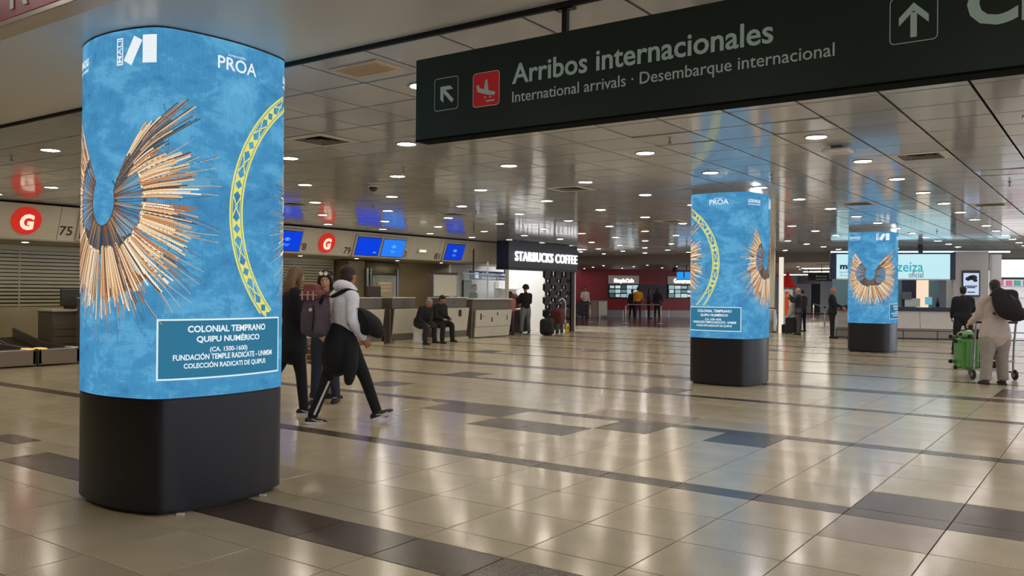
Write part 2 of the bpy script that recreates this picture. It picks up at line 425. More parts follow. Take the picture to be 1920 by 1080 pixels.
# right-hand side: the glazed front of the hall, outside the frame; daylight comes in here
mb = MB()
for i in range(14): mb.box((6.4, -2.9+i*2.99, 1.6), (.12, .09, 3.2), ch=.01)
for z in (.05, 1.1, 3.12): mb.box((6.4, 16.5, z), (.12, 39, .09), ch=.01)
win = tag(mb.build('window_1', mat('window_frame_metal', srgb(90, 92, 95), .4, .6)), kind='structure')
M_GLASS = mat('clear_glass', (1, 1, 1), 0.02, trans=1.0, ior=1.1)
M_GLASS2 = mat('thin_clear_glass', srgb(200, 215, 210), 0.05, alpha=.22)
for i in range(13):
    mb = MB(); mb.box((6.4, -1.405+i*2.99, 2.1), (.01, 2.88, 1.9)); mb.build('pane', M_GLASS2, win)
    mb = MB(); mb.box((6.4, -1.405+i*2.99, .58), (.01, 2.88, .95)); mb.build('pane', M_GLASS2, win)

# ------------------------------------------------------------------ downlights
M_LENS = lit('lamp_lens', LAMP_COL, LAMP_WARM); M_LENSC = lit('lamp_lens_cool', LAMP_COOL, LAMP_WARM)
M_RING = mat('lamp_ring_enamel', srgb(205, 200, 190), .35)
ring_mb = MB(); ring_mb.lathe([(.122, 0), (.126, -.006), (.118, -.011), (.104, -.007), (.101, .004)], n=24, cap=False)
lens_mb = MB(); lens_mb.lathe([(.102, -.001), (.094, -.0055), (.06, -.008), (.001, -.009)], n=24, cap=True)
ring_me = ring_mb.mesh('ring'); ring_me.materials.append(M_RING)
lens_me = lens_mb.mesh('lens'); lens_me.materials.append(M_LENS); lens_mc = lens_mb.mesh('lens'); lens_mc.materials.append(M_LENSC)
def downlight(x, y, z, label, group, cool=False, s=1.0):
    t = empty('downlight', (x, y, z), 0, label, 'ceiling light', group); t.scale = (s, s, s)
    link(bpy.data.objects.new('ring', ring_me), t); link(bpy.data.objects.new('lens', lens_mc if cool else lens_me), t)
LP = []
for j in range(-2, 16):
    for i in range(-22, 9):
        x, y = cell_c(i*3-1, j*3+1)
        if j < 0: y -= .35
        if not in_hall(x, y) or x < -33 or y > 35.5 or 1.8 < y < 4.33: continue
        LP.append((x, y, j))
ORD = ['', 'first', 'second', 'third', 'fourth', 'fifth', 'sixth', 'seventh', 'eighth', 'ninth', 'tenth', 'eleventh', 'twelfth']
for x, y, j in LP:
    z = HC-(.010 if y < 4 else .002); cool = (x > -6 or y > 24); p = pix((x, y, HC)); vis = p and 0 < p[0] < 1920 and 0 < p[1] < 1080
    if vis and j <= 7:
        # rows run parallel to the green sign; counted from the viewer, and within the row from the right
        r = [q[0] for q in LP if q[2] == j and (lambda t: t and 0 < t[0] < 1920 and 0 < t[1])(pix((q[0], q[1], HC)))]; r.sort(reverse=True); n = r.index(x)+1
        n2 = len(r)-n+1; where = '%s from the right' % ORD[n] if n <= n2 else '%s from the left' % ORD[n2]
        downlight(x, y, z, 'round downlight, %s, in the %s row parallel to the green sign' % (where, ORD[j+1]), 'round downlights in the hall ceiling', cool)
    elif y < 4: downlight(x, y, z, 'round downlight over the viewer, outside the frame', 'downlights near the viewer', cool)
    else: downlight(x, y, z, 'small-looking round downlight in the distant rows of the panelled hall ceiling', 'distant downlights in the hall ceiling', cool)
for x in (-28.6, -25.8, -23.4, -21, -18.6, -16.2, -13.8, -9.5, -5.5):
    for y in (37.6, 39.8, 42.0, 46.5, 52, 58):
        if x > -13 and y < 44: continue
        if x+(y-38)*.25 < -17.2 and y > 41+(x+(y-38)*.25+26.6)*.95-.6: continue
        downlight(x+(y-38)*.25, y, HL-.002, 'small round downlight in the lowered ceiling beyond the bulkhead', 'downlights in the low far ceiling', True, .85)
for k, y in enumerate((7.0, 8.9, 10.8, 12.6, 14.6, 16.4, 18.6, 20.4, 22.6)):
    downlight(-19.0, y, 2.425, 'small round downlight under the check-in fascia soffit', 'downlights under the check-in fascia', False, .8)

# ------------------------------------------------------------------ ceiling fittings
def diffuser(x, y, label):
    t = empty('air_diffuser', (x, y, HC), 0, label, 'air vent', 'square air diffusers in the hall ceiling'); a = PT/2-.008
    mb = MB()
    for r0, r1, z0, z1 in ((a, a-.10, 0, -.006), ):
        for k in range(4):
            R = Matrix.Rotation(k*PI/2, 3, 'Z'); P = [R @ Vector(v) for v in ((-r0, -r0, z0), (r0, -r0, z0), (r1, -r1, z1), (-r1, -r1, z1))]; mb.add(P, [(3, 2, 1, 0)])
    mb.build('frame', M_WHITEP, t)
    for q, (r0, r1) in enumerate(((a-.11, a-.165), (a-.19, a-.235), (a-.255, .02))):
        mb = MB()
        for k in range(4):
            R = Matrix.Rotation(k*PI/2, 3, 'Z'); P = [R @ Vector(v) for v in ((-r0, -r0, -.004), (r0, -r0, -.004), (r1, -r1, .03), (-r1, -r1, .03))]; mb.add(P, [(3, 2, 1, 0)])
        mb.build('blade', M_GREYP, t)
    mb = MB(); mb.box((0, 0, .035), (2*a-.02, 2*a-.02, .01)); mb.build('throat', M_VOID, t)
VL = ['square louvred air diffuser in the ceiling just right of the big left display column', 'square louvred air diffuser in the ceiling at the right, below the green sign',
      'square air diffuser near the check-in fascia, beside the left display column', 'square air diffuser in mid ceiling above the coffee shop sign',
      'square air diffuser at the far right edge of the ceiling', 'square air diffuser in the ceiling above the check-in screens',
      'square air diffuser in the ceiling between the two distant display columns', 'square air diffuser in the far middle of the ceiling']
for (x, y), l in zip(VENTS, VL):
    cxy = cell_c(*cell(x, y)); diffuser(cxy[0], cxy[1], l)
cx_, cy_ = cell_c(*TAGC)
t = empty('speaker_grille', (cx_, cy_+.02, HC), 0, 'tan rectangular grille set in the ceiling between the left column and the green sign', 'ceiling grille')
mb = MB(); mb.box((0, 0, -.006), (.50, .30, .012), ch=.004); mb.build('frame', mat('tan_enamel', srgb(236, 204, 166), .5), t)
for k in range(7):
    mb = MB(); mb.box((0, -.105+k*.035, -.0145), (.42, .014, .005)); mb.build('slat', mat('tan_slat', srgb(214, 184, 146), .5), t)
t = empty('access_point', (-2.66, 10.16, HC), 0, 'white box-shaped access point hanging under the ceiling between the display columns', 'wireless box')
mb = MB(); mb.box((0, 0, -.015), (.12, .12, .03)); mb.build('bracket', M_GREYP, t)
mb = MB(); mb.box((0, 0, -.055), (.30, .24, .05), ch=.015); mb.build('housing', M_WHITEP, t)
t = empty('dome_camera', (*on_z(700, 347, HC).xy, HC), 0, 'clear dome camera on the ceiling above the middle of the hall', 'camera')
mb = MB(); mb.lathe([(.09, 0), (.09, -.03), (.075, -.035)], n=20); mb.build('base_ring', M_WHITEP, t)
mb = MB(); mb.lathe([(.072, -.035), (.068, -.06), (.05, -.09), (.025, -.104), (.002, -.108)], n=20); mb.build('dome', mat('smoked_dome', srgb(60, 60, 62), .08), t)
SPR = [(757, 318), (1256, 262), (1447, 332), (22, 296), (700, 386), (1893, 345), (1757, 436), (893, 398), (1580, 472), (690, 432)]
for k, (px, py) in enumerate(SPR):
    p = on_z(px, py, HC-.03); t = empty('sprinkler', (p.x, p.y, HC), 0, 'small metal fire sprinkler pointing down from the hall ceiling', 'sprinkler', 'sprinklers in the hall ceiling')
    mb = MB(); mb.lathe([(.03, 0), (.03, -.006), (.011, -.012), (.010, -.045), (.014, -.05)], n=10); mb.build('stem', M_STEEL, t)
    mb = MB(); mb.lathe([(.004, -.05), (.004, -.062), (.024, -.064), (.024, -.067)], n=10); mb.build('deflector', M_BLACK, t)
# ------------------------------------------------------------------ display columns
AX, AY = 0.584, 0.624
CENT = [(-5.60, 3.745), (-5.319, 13.78), (-5.319, 23.83)]; ZR = [(.768, 3.195), (.762, 3.10), (.745, 3.085)]
def col_outline(ax, ay, r=.20, b=.065, n=24):
    base = []
    for k in range(4):
        c, s = [(1, 0), (0, 1), (-1, 0), (0, -1)][k]; L = (ay if k % 2 == 0 else ax)-r; D = (ax if k % 2 == 0 else ay)
        for i in range(n+1):
            u = -1+2*i/n; d = D-b+b*(1-u*u); v = L*u; base.append((c*d-s*v, s*d+c*v))
        sl = math.atan(2*b/L); k2 = (k+1) % 4; c2, s2 = [(1, 0), (0, 1), (-1, 0), (0, -1)][k2]
        L2 = (ay if k2 % 2 == 0 else ax)-r; D2 = (ax if k2 % 2 == 0 else ay)
        p0 = Vector((c*(D-b)-s*L, s*(D-b)+c*L)); p1 = Vector((c2*(D2-b)+s2*L2, s2*(D2-b)-c2*L2))
        t0 = Vector((-s, c))*math.cos(sl)-Vector((c, s))*math.sin(sl); t1 = Vector((-s2, c2))*math.cos(sl)+Vector((c2, s2))*math.sin(sl); h = (p1-p0).length*.4
        for i in range(1, 9):
            t = i/9.; q = p0*(1-t)**3+(p0+t0*h)*(3*(1-t)**2*t)+(p1-t1*h)*(3*(1-t)*t*t)+p1*t**3; base.append((q.x, q.y))
    return base
OUT = [Vector(p) for p in col_outline(AX, AY)]
CUM = [0.0]
for i in range(len(OUT)): CUM.append(CUM[-1]+(OUT[(i+1) % len(OUT)]-OUT[i]).length)
PER = CUM[-1]; HALF = PER/2
CUMN = np.array(CUM)
def nrm(i): n_ = len(OUT); d = OUT[(i+1) % n_]-OUT[(i-1) % n_]; return Vector((d.y, -d.x)).normalized()
NRM = [nrm(i) for i in range(len(OUT))]
def surf(s, z, off):
    """the point at arc length s and height z on the curved display, off metres proud of it"""
    s = s % PER; i = int(np.searchsorted(CUMN, s, side='right')-1); i = min(i, len(OUT)-1); j = (i+1) % len(OUT)
    t = (s-CUM[i])/(CUM[i+1]-CUM[i]); p = OUT[i].lerp(OUT[j], t); n_ = NRM[i].lerp(NRM[j], t)
    return (p.x+n_.x*off, p.y+n_.y*off, z)
M_BASE = mat('satin_black_base', srgb(26, 27, 34), 0.34, noise_amt=.05)
M_CAP = mat('dark_edge_metal', srgb(40, 42, 46), 0.4)
def screen_material():
    m = bpy.data.materials.new('led_screen_blue'); m.use_nodes = True; n = m.node_tree; n.nodes.clear()
    o = n.nodes.new('ShaderNodeOutputMaterial'); e = n.nodes.new('ShaderNodeEmission'); uv = n.nodes.new('ShaderNodeUVMap')
    mp = n.nodes.new('ShaderNodeMapping'); mp.inputs['Scale'].default_value = (1.0, 1.0, 1.7); tco = n.nodes.new('ShaderNodeTexCoord'); n.links.new(tco.outputs['Object'], mp.inputs[0])
    a = n.nodes.new('ShaderNodeTexNoise'); a.inputs['Scale'].default_value = 2.6; a.inputs['Detail'].default_value = 9; a.inputs['Roughness'].default_value = .72; a.inputs['Distortion'].default_value = .3
    n.links.new(mp.outputs[0], a.inputs['Vector'])
    cr = n.nodes.new('ShaderNodeValToRGB'); cr.color_ramp.interpolation = 'EASE'
    els = cr.color_ramp.elements; els[0].position = .30; els[0].color = srgb(60, 122, 172); els[1].position = .78; els[1].color = srgb(122, 194, 232)
    x = els.new(.47); x.color = srgb(72, 144, 190); x = els.new(.58); x.color = srgb(92, 166, 208)
    n.links.new(a.outputs['Fac'], cr.inputs[0])
    b = n.nodes.new('ShaderNodeTexNoise'); mp2 = n.nodes.new('ShaderNodeMapping'); mp2.inputs['Scale'].default_value = (22, 22, 1.6); n.links.new(tco.outputs['Object'], mp2.inputs[0]); n.links.new(mp2.outputs[0], b.inputs['Vector'])
    mb_ = n.nodes.new('ShaderNodeMapRange'); mb_.inputs['To Min'].default_value = .86; mb_.inputs['To Max'].default_value = 1.14; n.links.new(b.outputs['Fac'], mb_.inputs['Value'])
    mx = n.nodes.new('ShaderNodeMix'); mx.data_type = 'RGBA'; mx.blend_type = 'MULTIPLY'; mx.inputs['Factor'].default_value = 1
    n.links.new(cr.outputs[0], mx.inputs[6]); n.links.new(mb_.outputs['Result'], mx.inputs[7])
    led = led_grid(n, uv); m3 = n.nodes.new('ShaderNodeMix'); m3.data_type = 'RGBA'; m3.blend_type = 'MULTIPLY'; m3.inputs['Factor'].default_value = 1
    n.links.new(mx.outputs[2], m3.inputs[6]); n.links.new(led, m3.inputs[7])
    n.links.new(m3.outputs[2], e.inputs[0]); e.inputs[1].default_value = 1.0; n.links.new(e.outputs[0], o.inputs[0]); return m
def led_grid(n, uv):
    """the diode raster: 12.5 mm pitch, slightly darker between the diodes"""
    sep = n.nodes.new('ShaderNodeSeparateXYZ'); n.links.new(uv.outputs[0], sep.inputs[0]); outs = []
    for ax in (0, 1):
        mu = n.nodes.new('ShaderNodeMath'); mu.operation = 'MULTIPLY'; mu.inputs[1].default_value = 2*PI/0.0125; n.links.new(sep.outputs[ax], mu.inputs[0])
        c = n.nodes.new('ShaderNodeMath'); c.operation = 'COSINE'; n.links.new(mu.outputs[0], c.inputs[0])
        m_ = n.nodes.new('ShaderNodeMapRange'); m_.inputs['From Min'].default_value = -1; m_.inputs['To Min'].default_value = .88; m_.inputs['To Max'].default_value = 1.1; n.links.new(c.outputs[0], m_.inputs['Value']); outs.append(m_.outputs['Result'])
    q = n.nodes.new('ShaderNodeMath'); q.operation = 'MULTIPLY'; n.links.new(outs[0], q.inputs[0]); n.links.new(outs[1], q.inputs[1]); return q.outputs[0]
M_SCREEN = screen_material()
def attr_mat():
    m = bpy.data.materials.new('led_picture_colours'); m.use_nodes = True; n = m.node_tree; n.nodes.clear()
    o = n.nodes.new('ShaderNodeOutputMaterial'); e = n.nodes.new('ShaderNodeEmission'); a = n.nodes.new('ShaderNodeVertexColor'); a.layer_name = 'Col'
    uv = n.nodes.new('ShaderNodeUVMap'); led = led_grid(n, uv); m3 = n.nodes.new('ShaderNodeMix'); m3.data_type = 'RGBA'; m3.blend_type = 'MULTIPLY'; m3.inputs['Factor'].default_value = 1
    n.links.new(a.outputs[0], m3.inputs[6]); n.links.new(led, m3.inputs[7]); n.links.new(m3.outputs[2], e.inputs[0]); n.links.new(e.outputs[0], o.inputs[0]); return m
M_PICT = attr_mat()

class Flat:
    """coloured flat shapes in display coordinates (u along the screen, z up), bent onto the screen at the end"""
    def __init__(s): s.v = []; s.f = []; s.c = []; s.o = []
    def poly(s, pts, col, off=.003, faces=None):
        b = len(s.v); s.v += [tuple(p) for p in pts]; s.o += [off]*len(pts)
        for f in (faces or [tuple(range(len(pts)))]): s.f.append(tuple(i+b for i in f)); s.c.append(col)
    def rect(s, x0, z0, x1, z1, col, off=.003): s.poly([(x0, z0), (x1, z0), (x1, z1), (x0, z1)], col, off)
    def frame(s, x0, z0, x1, z1, t, col, off=.004):
        s.rect(x0, z0, x1, z0+t, col, off); s.rect(x0, z1-t, x1, z1, col, off); s.rect(x0, z0+t, x0+t, z1-t, col, off); s.rect(x1-t, z0+t, x1, z1-t, col, off)
    def text(s, body, x0, zb, w_, h_, col, off=.0045, rot=False, **k):
        vs, fs = fit_text(body, w_, h_, **k)
        if rot: P = [(x0-y, zb+x) for x, y in vs]
        else: P = [(x0+x, zb+y) for x, y in vs]
        s.poly(P, col, off, fs)
    def ribbon(s, pts, w0, w1, col, off):
        n_ = len(pts); L = []; R_ = []
        for i, p in enumerate(pts):
            a, b = pts[max(i-1, 0)], pts[min(i+1, n_-1)]; dx, dz = b[0]-a[0], b[1]-a[1]; l = math.hypot(dx, dz) or 1; w_ = (w0+(w1-w0)*i/(n_-1))/2
            L.append((p[0]-dz/l*w_, p[1]+dx/l*w_)); R_.append((p[0]+dz/l*w_, p[1]-dx/l*w_))
        s.poly(L+R_, col, off, [(n_+i, n_+i+1, i+1, i) for i in range(n_-1)])
    def build(s, name, q, m, parent, cut=0.045):
        me = bpy.data.meshes.new(name); bm = bmesh.new(); lay = bm.loops.layers.float_color.new('Col'); uvl = bm.loops.layers.uv.new('UVMap'); ol = bm.verts.layers.float.new('off')
        V = []
        for (x, z), o in zip(s.v, s.o): v = bm.verts.new((x, 0, z)); v[ol] = o; V.append(v)
        for f, c in zip(s.f, s.c):
            try: F = bm.faces.new([V[i] for i in f])
            except ValueError: continue
            for l in F.loops: l[lay] = c
        if cut:
            x0 = min(v[0] for v in s.v); x1 = max(v[0] for v in s.v); k = int(x0/cut)
            while k*cut < x1:
                bmesh.ops.bisect_plane(bm, geom=bm.verts[:]+bm.edges[:]+bm.faces[:], plane_co=(k*cut, 0, 0), plane_no=(1, 0, 0)); k += 1
        for F in bm.faces:
            for l in F.loops: l[uvl].uv = (l.vert.co.x, l.vert.co.z)
        for v in bm.verts: v.co = Vector(surf(v.co.x+q, ZMAP[0]+(min(max(v.co.z, .768), 3.15)-.768)/(3.15-.768)*(ZMAP[1]-ZMAP[0]), v[ol]))
        bm.to_mesh(me); bm.free(); me.materials.append(m); return link(bpy.data.objects.new(name, me), parent)
def g(r, g_, b): return srgb(r, g_, b)
WH = g(236, 244, 250)
def quipu_fan(fl_, seed, CU0=(0.0, 2.05)):
    """the fanned knotted-cord ornament with its keyhole opening"""
    R = random.Random(seed); cu, cz = CU0
    def hole(th):
        c, s = math.cos(th), math.sin(th); return 1/math.sqrt((c/.135)**2+(s/.165)**2)
    def rin(th):
        d = math.degrees(th); return .33+.05*max(0, math.cos(th))+(.03 if d < -150 else 0)
    def rout(th):
        d = math.degrees(th)
        P = [(-236, .66), (-225, .60), (-200, .52), (-180, .53), (-150, .62), (-120, .72), (-95, .76), (-75, .74), (-50, .76), (-20, .74), (5, .72), (26, .74), (34, .62), (44, .72), (58, .80)]
        for (a, ra), (b, rb) in zip(P, P[1:]):
            if a <= d <= b: return ra+(rb-ra)*(d-a)/(b-a)
        return .6
    def P(th, r, bend=0.0): th2 = th+bend*r; return (cu+r*math.cos(th2), cz+r*math.sin(th2))
    T0, T1 = math.radians(-236), math.radians(27); T2 = math.radians(50)
    # the shadow of the cords on the wall behind, part of the picture shown
    sh = g(46, 74, 92); N = 95; ing0 = lambda d: any(a_ < d < b_ for a_, b_ in ((-97, -91), (-3, .5)))
    A = [P(T0+(T1-T0)*i/N, hole(T0+(T1-T0)*i/N)) for i in range(N+1)]; B = [P(T0+(T1-T0)*i/N, rin(T0+(T1-T0)*i/N)*1.06) for i in range(N+1)]
    fl_.poly(A+B, sh, .0022, [(i, i+1, N+2+i, N+1+i) for i in range(N)])
    A = [P(T0+(T1-T0)*i/N, rin(T0+(T1-T0)*i/N)) for i in range(N+1)]; B = [P(T0+(T1-T0)*i/N, rout(T0+(T1-T0)*i/N)*.86) for i in range(N+1)]
    fl_.poly(A+B, g(104, 82, 70), .0026, [(i, i+1, N+2+i, N+1+i) for i in range(N) if not ing0(math.degrees(T0+(T1-T0)*(i+.5)/N))])
    A = [P(T1+(T2-T1)*i/12, .16) for i in range(13)]; B = [P(T1+(T2-T1)*i/12, .60+.2*i/12) for i in range(13)]
    fl_.poly(A+B, g(50, 100, 128), .0022, [(i, i+1, 14+i, 13+i) for i in range(12)])
    gaps = [(-95.5, -91.5), (-67.5, -65.5), (-2.5, .5), (-178, -176), (-140, -138.6), (-31, -29.4)]
    def ing(d): return any(a < d < b for a, b in gaps)
    dk = [g(120, 82, 58), g(96, 84, 78), g(150, 106, 72), g(70, 72, 78), g(190, 150, 110)]
    lt = [g(236, 204, 158), g(214, 164, 116), g(246, 228, 196), g(196, 138, 92), g(226, 186, 138), g(168, 110, 74), g(250, 240, 218), g(110, 78, 60)]
    n_ = 190
    for i in range(n_):          # thin inner cords
        th = T0+(T1-T0)*(i+R.random()*.8)/n_; d = math.degrees(th)
        if ing(d): continue
        b = R.uniform(-.12, .12); r0, r1 = hole(th), rin(th)+.04
        fl_.ribbon([P(th, r0+(r1-r0)*k/10, b*(k/10)) for k in range(11)], .0045, .004, R.choice(dk), .0034+R.random()*.0004)
    n_ = 400
    for i in range(n_):          # wrapped outer cords
        th = T0+(T1-T0)*(i+R.random())/n_; d = math.degrees(th)
        if ing(d): continue
        r0 = rin(th)+R.uniform(-.01, .015)-(.03 if -95 < d < -60 else 0); r1 = rout(th)*R.uniform(.78, 1.06); b = R.uniform(-.03, .03)
        fl_.ribbon([P(th, r0+(r1-r0)*k/10, b*(k/10)) for k in range(11)], .0075, .0100, R.choice(lt), .0042+R.random()*.0008)
        if R.random() < .12: fl_.ribbon([P(th, r0, 0), P(th, r0+.012, 0)], .016, .016, g(250, 236, 210), .0053)
    for i in range(150):          # loose ends
        th = T0+(T1-T0)*R.random(); d = math.degrees(th); r1 = rout(th)*R.uniform(1.0, 1.30); b = R.uniform(-.1, .1)
        fl_.ribbon([P(th, rin(th)+.1+(r1-rin(th)-.1)*k/10, b*(k/10)) for k in range(11)], .006, .0035, R.choice([g(170, 140, 104), g(90, 96, 100), g(206, 180, 140)]), .0038)
    for i in range(56):          # the raised wing of thin dark cords, upper right
        t = (i+R.random())/56
        if t < .38: th = math.radians(27+10*t/.38); r1 = .62*R.uniform(.8, 1.08); pb = .6
        elif t < .80: th = math.radians(36+11*(t-.38)/.42); r1 = .90*R.uniform(.74, 1.06); pb = .14
        else: th = math.radians(46+5*(t-.8)/.2); r1 = .66*R.uniform(.82, 1.05); pb = .55
        a = (cu+.135+.02*t, cz+.06+.07*t); e_ = P(th, r1); mid = (a[0]*.55+e_[0]*.45-.02, a[1]*.55+e_[1]*.45+.015)
        pts = [(a[0]*(1-k)**2+2*mid[0]*k*(1-k)+e_[0]*k*k, a[1]*(1-k)**2+2*mid[1]*k*(1-k)+e_[1]*k*k) for k in [q_/12 for q_ in range(13)]]
        fl_.ribbon(pts, .004, .006, R.choice([g(92, 70, 58), g(74, 78, 82), g(150, 112, 80), g(60, 84, 96)]), .0043)
        if R.random() < pb: fl_.ribbon(pts[R.choice((5, 6, 7)):], .008, .010, R.choice(lt[:6]), .0048)
    # rim cord of the keyhole
    N = 40; pts = [P(T0+(T1-T0)*i/N, hole(T0+(T1-T0)*i/N)) for i in range(N+1)]
    fl_.ribbon([(cu+.165, cz+.15)]+pts[::-1]+[(cu-.13, cz+.16)], .009, .009, g(96, 62, 44), .005)
def ring_band(fl_, cu, cz, r0, r1, a0, a1, zmin):
    """yellow woven band: two double rims, with crossings and lozenges between"""
    Y = g(232, 226, 112); st = int((a1-a0)/(PI/90))
    def P(a, r): return (cu+r*math.cos(a), cz+r*math.sin(a))
    def arc(ra, rb):
        A = [a0+(a1-a0)*i/st for i in range(st+1)]
        for i in range(st):
            q = [P(A[i], ra), P(A[i+1], ra), P(A[i+1], rb), P(A[i], rb)]
            if min(p[1] for p in q) > zmin: fl_.poly(q, Y, .0016)
    arc(r0, r0+.014); arc(r0+.020, r0+.026); arc(r1-.014, r1); arc(r1-.026, r1-.020)
    n_ = int((a1-a0)*((r0+r1)/2)/.145); da = (a1-a0)/n_; i0, i1 = r0+.026, r1-.026; rm = (i0+i1)/2
    for i in range(n_):
        a = a0+da*i
        if P(a, rm)[1] < zmin+.06: continue
        def S(pts): fl_.poly([P(a+da*t, i0+(i1-i0)*r) for t, r in pts], Y, .0018)
        if i % 2 == 0:           # crossing with a small open lozenge
            S([(0, 0), (.14, 0), (.46, .42), (.40, .5)]); S([(0, 1), (.40, .5), (.46, .58), (.14, 1)])
            S([(1, 0), (.60, .5), (.54, .42), (.86, 0)]); S([(1, 1), (.86, 1), (.54, .58), (.60, .5)])
            S([(.40, .5), (.5, .26), (.6, .5), (.54, .5), (.5, .38), (.46, .5)]); S([(.40, .5), (.46, .5), (.5, .62), (.54, .5), (.6, .5), (.5, .74)])
        else:                    # solid hour-glass beside a blue lozenge
            S([(0, 0), (.5, 0), (.28, .5), (.5, 1), (0, 1), (.2, .5)]); S([(.5, 0), (1, 0), (.8, .5), (1, 1), (.5, 1), (.72, .5)])
def display_column(k, q, label, ring, quip2=True):
    global ZMAP
    CXC, CYC = CENT[k]; Z0, Z1 = ZR[k]; ZMAP = (Z0, Z1)
    top = HC+.04 if k == 0 else HC+.01
    t = empty('display_column', (CXC, CYC, 0), 0, label, 'advertising column', 'wrap-round screen columns along the hall')
    def skin(z0, z1, off, name, m, par, capt=True, nz=1, uv=False):
        mb = MB(); n_ = len(OUT); vs = []; S = [CUM[i] for i in range(n_)]
        zs = [z0+(z1-z0)*i/nz for i in range(nz+1)]
        for z in zs: vs += [(OUT[i].x+NRM[i].x*off, OUT[i].y+NRM[i].y*off, z) for i in range(n_)]
        fs = [(a*n_+i, a*n_+(i+1) % n_, (a+1)*n_+(i+1) % n_, (a+1)*n_+i) for a in range(nz) for i in range(n_)]
        mb.add(vs, fs, True)
        if capt: mb.add(vs[:n_], [tuple(range(n_-1, -1, -1))]); mb.add(vs[-n_:], [tuple(range(n_))])
        o = mb.build(name, m, par)
        if uv:
            ul = o.data.uv_layers.new(name='UVMap').data
            for p in o.data.polygons:
                ii = [o.data.loops[l].vertex_index % n_ for l in p.loop_indices]
                for l in p.loop_indices:
                    v = o.data.loops[l].vertex_index; i = v % n_; s_ = CUM[i] if not (i == 0 and max(ii) == n_-1) else PER
                    ul[l].uv = (s_-q if not uv == 'raw' else s_, o.data.vertices[v].co.z)
        return o
    skin(.035, Z0-.012, -.004, 'base', M_BASE, t); skin(0, .04, -.05, 'plinth', M_BLACK, t)
    skin(Z0-.013, Z0, -.012, 'shadow_gap', M_BLACK, t)
    sc = skin(Z0, Z1, 0, 'screen', M_SCREEN, t, capt=False, uv=True)
    skin(Z1, Z1+.012, 0, 'top_rim', M_CAP if k == 0 else M_PANEL, t); skin(Z1+.012, top, -.03 if k == 0 else -.006, 'neck', M_GREYP if k == 0 else M_PANEL, t)
    # one half of the circumference carries the picture once: draw it for both halves
    pic = Flat(); band = Flat(); cap = Flat(); logo = Flat()
    for h, sd in ((0.0, 3+k), (HALF, 9+k)):
        f = Flat(); quipu_fan(f, sd); b0 = len(pic.v); pic.v += [(x+h, z) for x, z in f.v]; pic.o += f.o; pic.f += [tuple(i+b0 for i in a) for a in f.f]; pic.c += f.c
        if ring == 'left': ring_band(band, h+1.975, 2.0, .895, 1.005, math.radians(118), math.radians(228), 1.29)
        elif ring == 'right': ring_band(band, h+.0, 2.0, .93, 1.05, math.radians(-50), math.radians(62), 1.29)
        x0, x1 = h+.485, h+(1.465 if k == 0 else 1.40); S = (x1-x0)/.985
        cap.rect(x0, .885, x1, 1.28, g(52, 118, 150), .0036); cap.frame(x0, .885, x1, 1.28, .011, g(226, 240, 246), .0042)
        def cen(body, c_, zb, w_, h__, bold=.02): cap.text(body, x0+(c_-.5*w_-.51)*S, zb, w_*S, h__, WH, .0046, bold=bold)
        cen('COLONIAL TEMPRANO', 1.02, 1.193, .63, .045, .03); cen('QUIPU NUM\u00c9RICO', 1.02, 1.128, .51, .056, .03)
        cen('(CA. 1500-1600)', 1.01, 1.062, .30, .042, .02); cen('FUNDACI\u00d3N TEMPLE RADICATE - UNMSM', 1.01, 1.012, .80, .047, .025); cen('COLECCI\u00d3N RADICATI DE QUIPUS', 1.01, .958, .66, .047, .025)
        # museum mark: upright label, leaning bar, upright bar
        lx = h+.142
        logo.frame(lx, 2.925, lx+.058, 3.10, .009, WH, .003)
        logo.text('MALI', lx+.045, 2.94, .145, .036, WH, .0034, rot=True, bold=.005)
        logo.poly([(lx+.066, 2.952), (lx+.134, 2.915), (lx+.222, 3.072), (lx+.155, 3.105)], WH)
        logo.rect(lx+.225, 2.925, lx+.325, 3.105, WH)
        logo.text('PROA', h+.87, 2.955, .32, .088, WH, .003, bold=.012); logo.text('FUNDACI\u00d3N', h+.95, 3.05, .14, .016, WH, .003, bold=.02)
        logo.text('LOS INCAS', h-.55, 2.985, .31, .055, WH, .003, bold=.045, shear=.1); logo.text('M\u00c1S ALL\u00c1 DE UN IMPERIO', h-.55, 2.945, .31, .024, WH, .003, bold=.03)
    pic.build('quipu_picture', q, M_PICT, sc, cut=0); cap.build('caption_box', q, M_PICT, sc); logo.build('logo_lettering', q, M_PICT, sc)
    if band.v: band.build('yellow_band', q, M_PICT, sc, cut=0)
    return t
display_column(0, 3.50, 'huge blue wrap-round screen column nearest the viewer, at the left', 'left')
display_column(1, .46, 'middle blue screen column, with PROA and LOS INCAS logos facing the viewer', 'right')
display_column(2, 3.56, 'smallest and farthest blue screen column, with the whole cord fan facing the viewer', None)
for k, (px, py) in enumerate(((338, 969), (500, 931))):
    p = on_z(px, py, 0); d = Vector((*CENT[0], 0))-p; d.z = 0; p = p+d.normalized()*.03
    mb = MB(); mb.box((p.x, p.y, .008), (.05, .03, .016), rz=.7, ch=.004); tag(mb.build('levelling_shim', M_WHITEP), 'small white shim under the base of the nearest column, %s' % ('at its front' if k == 0 else 'at its right corner'), 'shim')

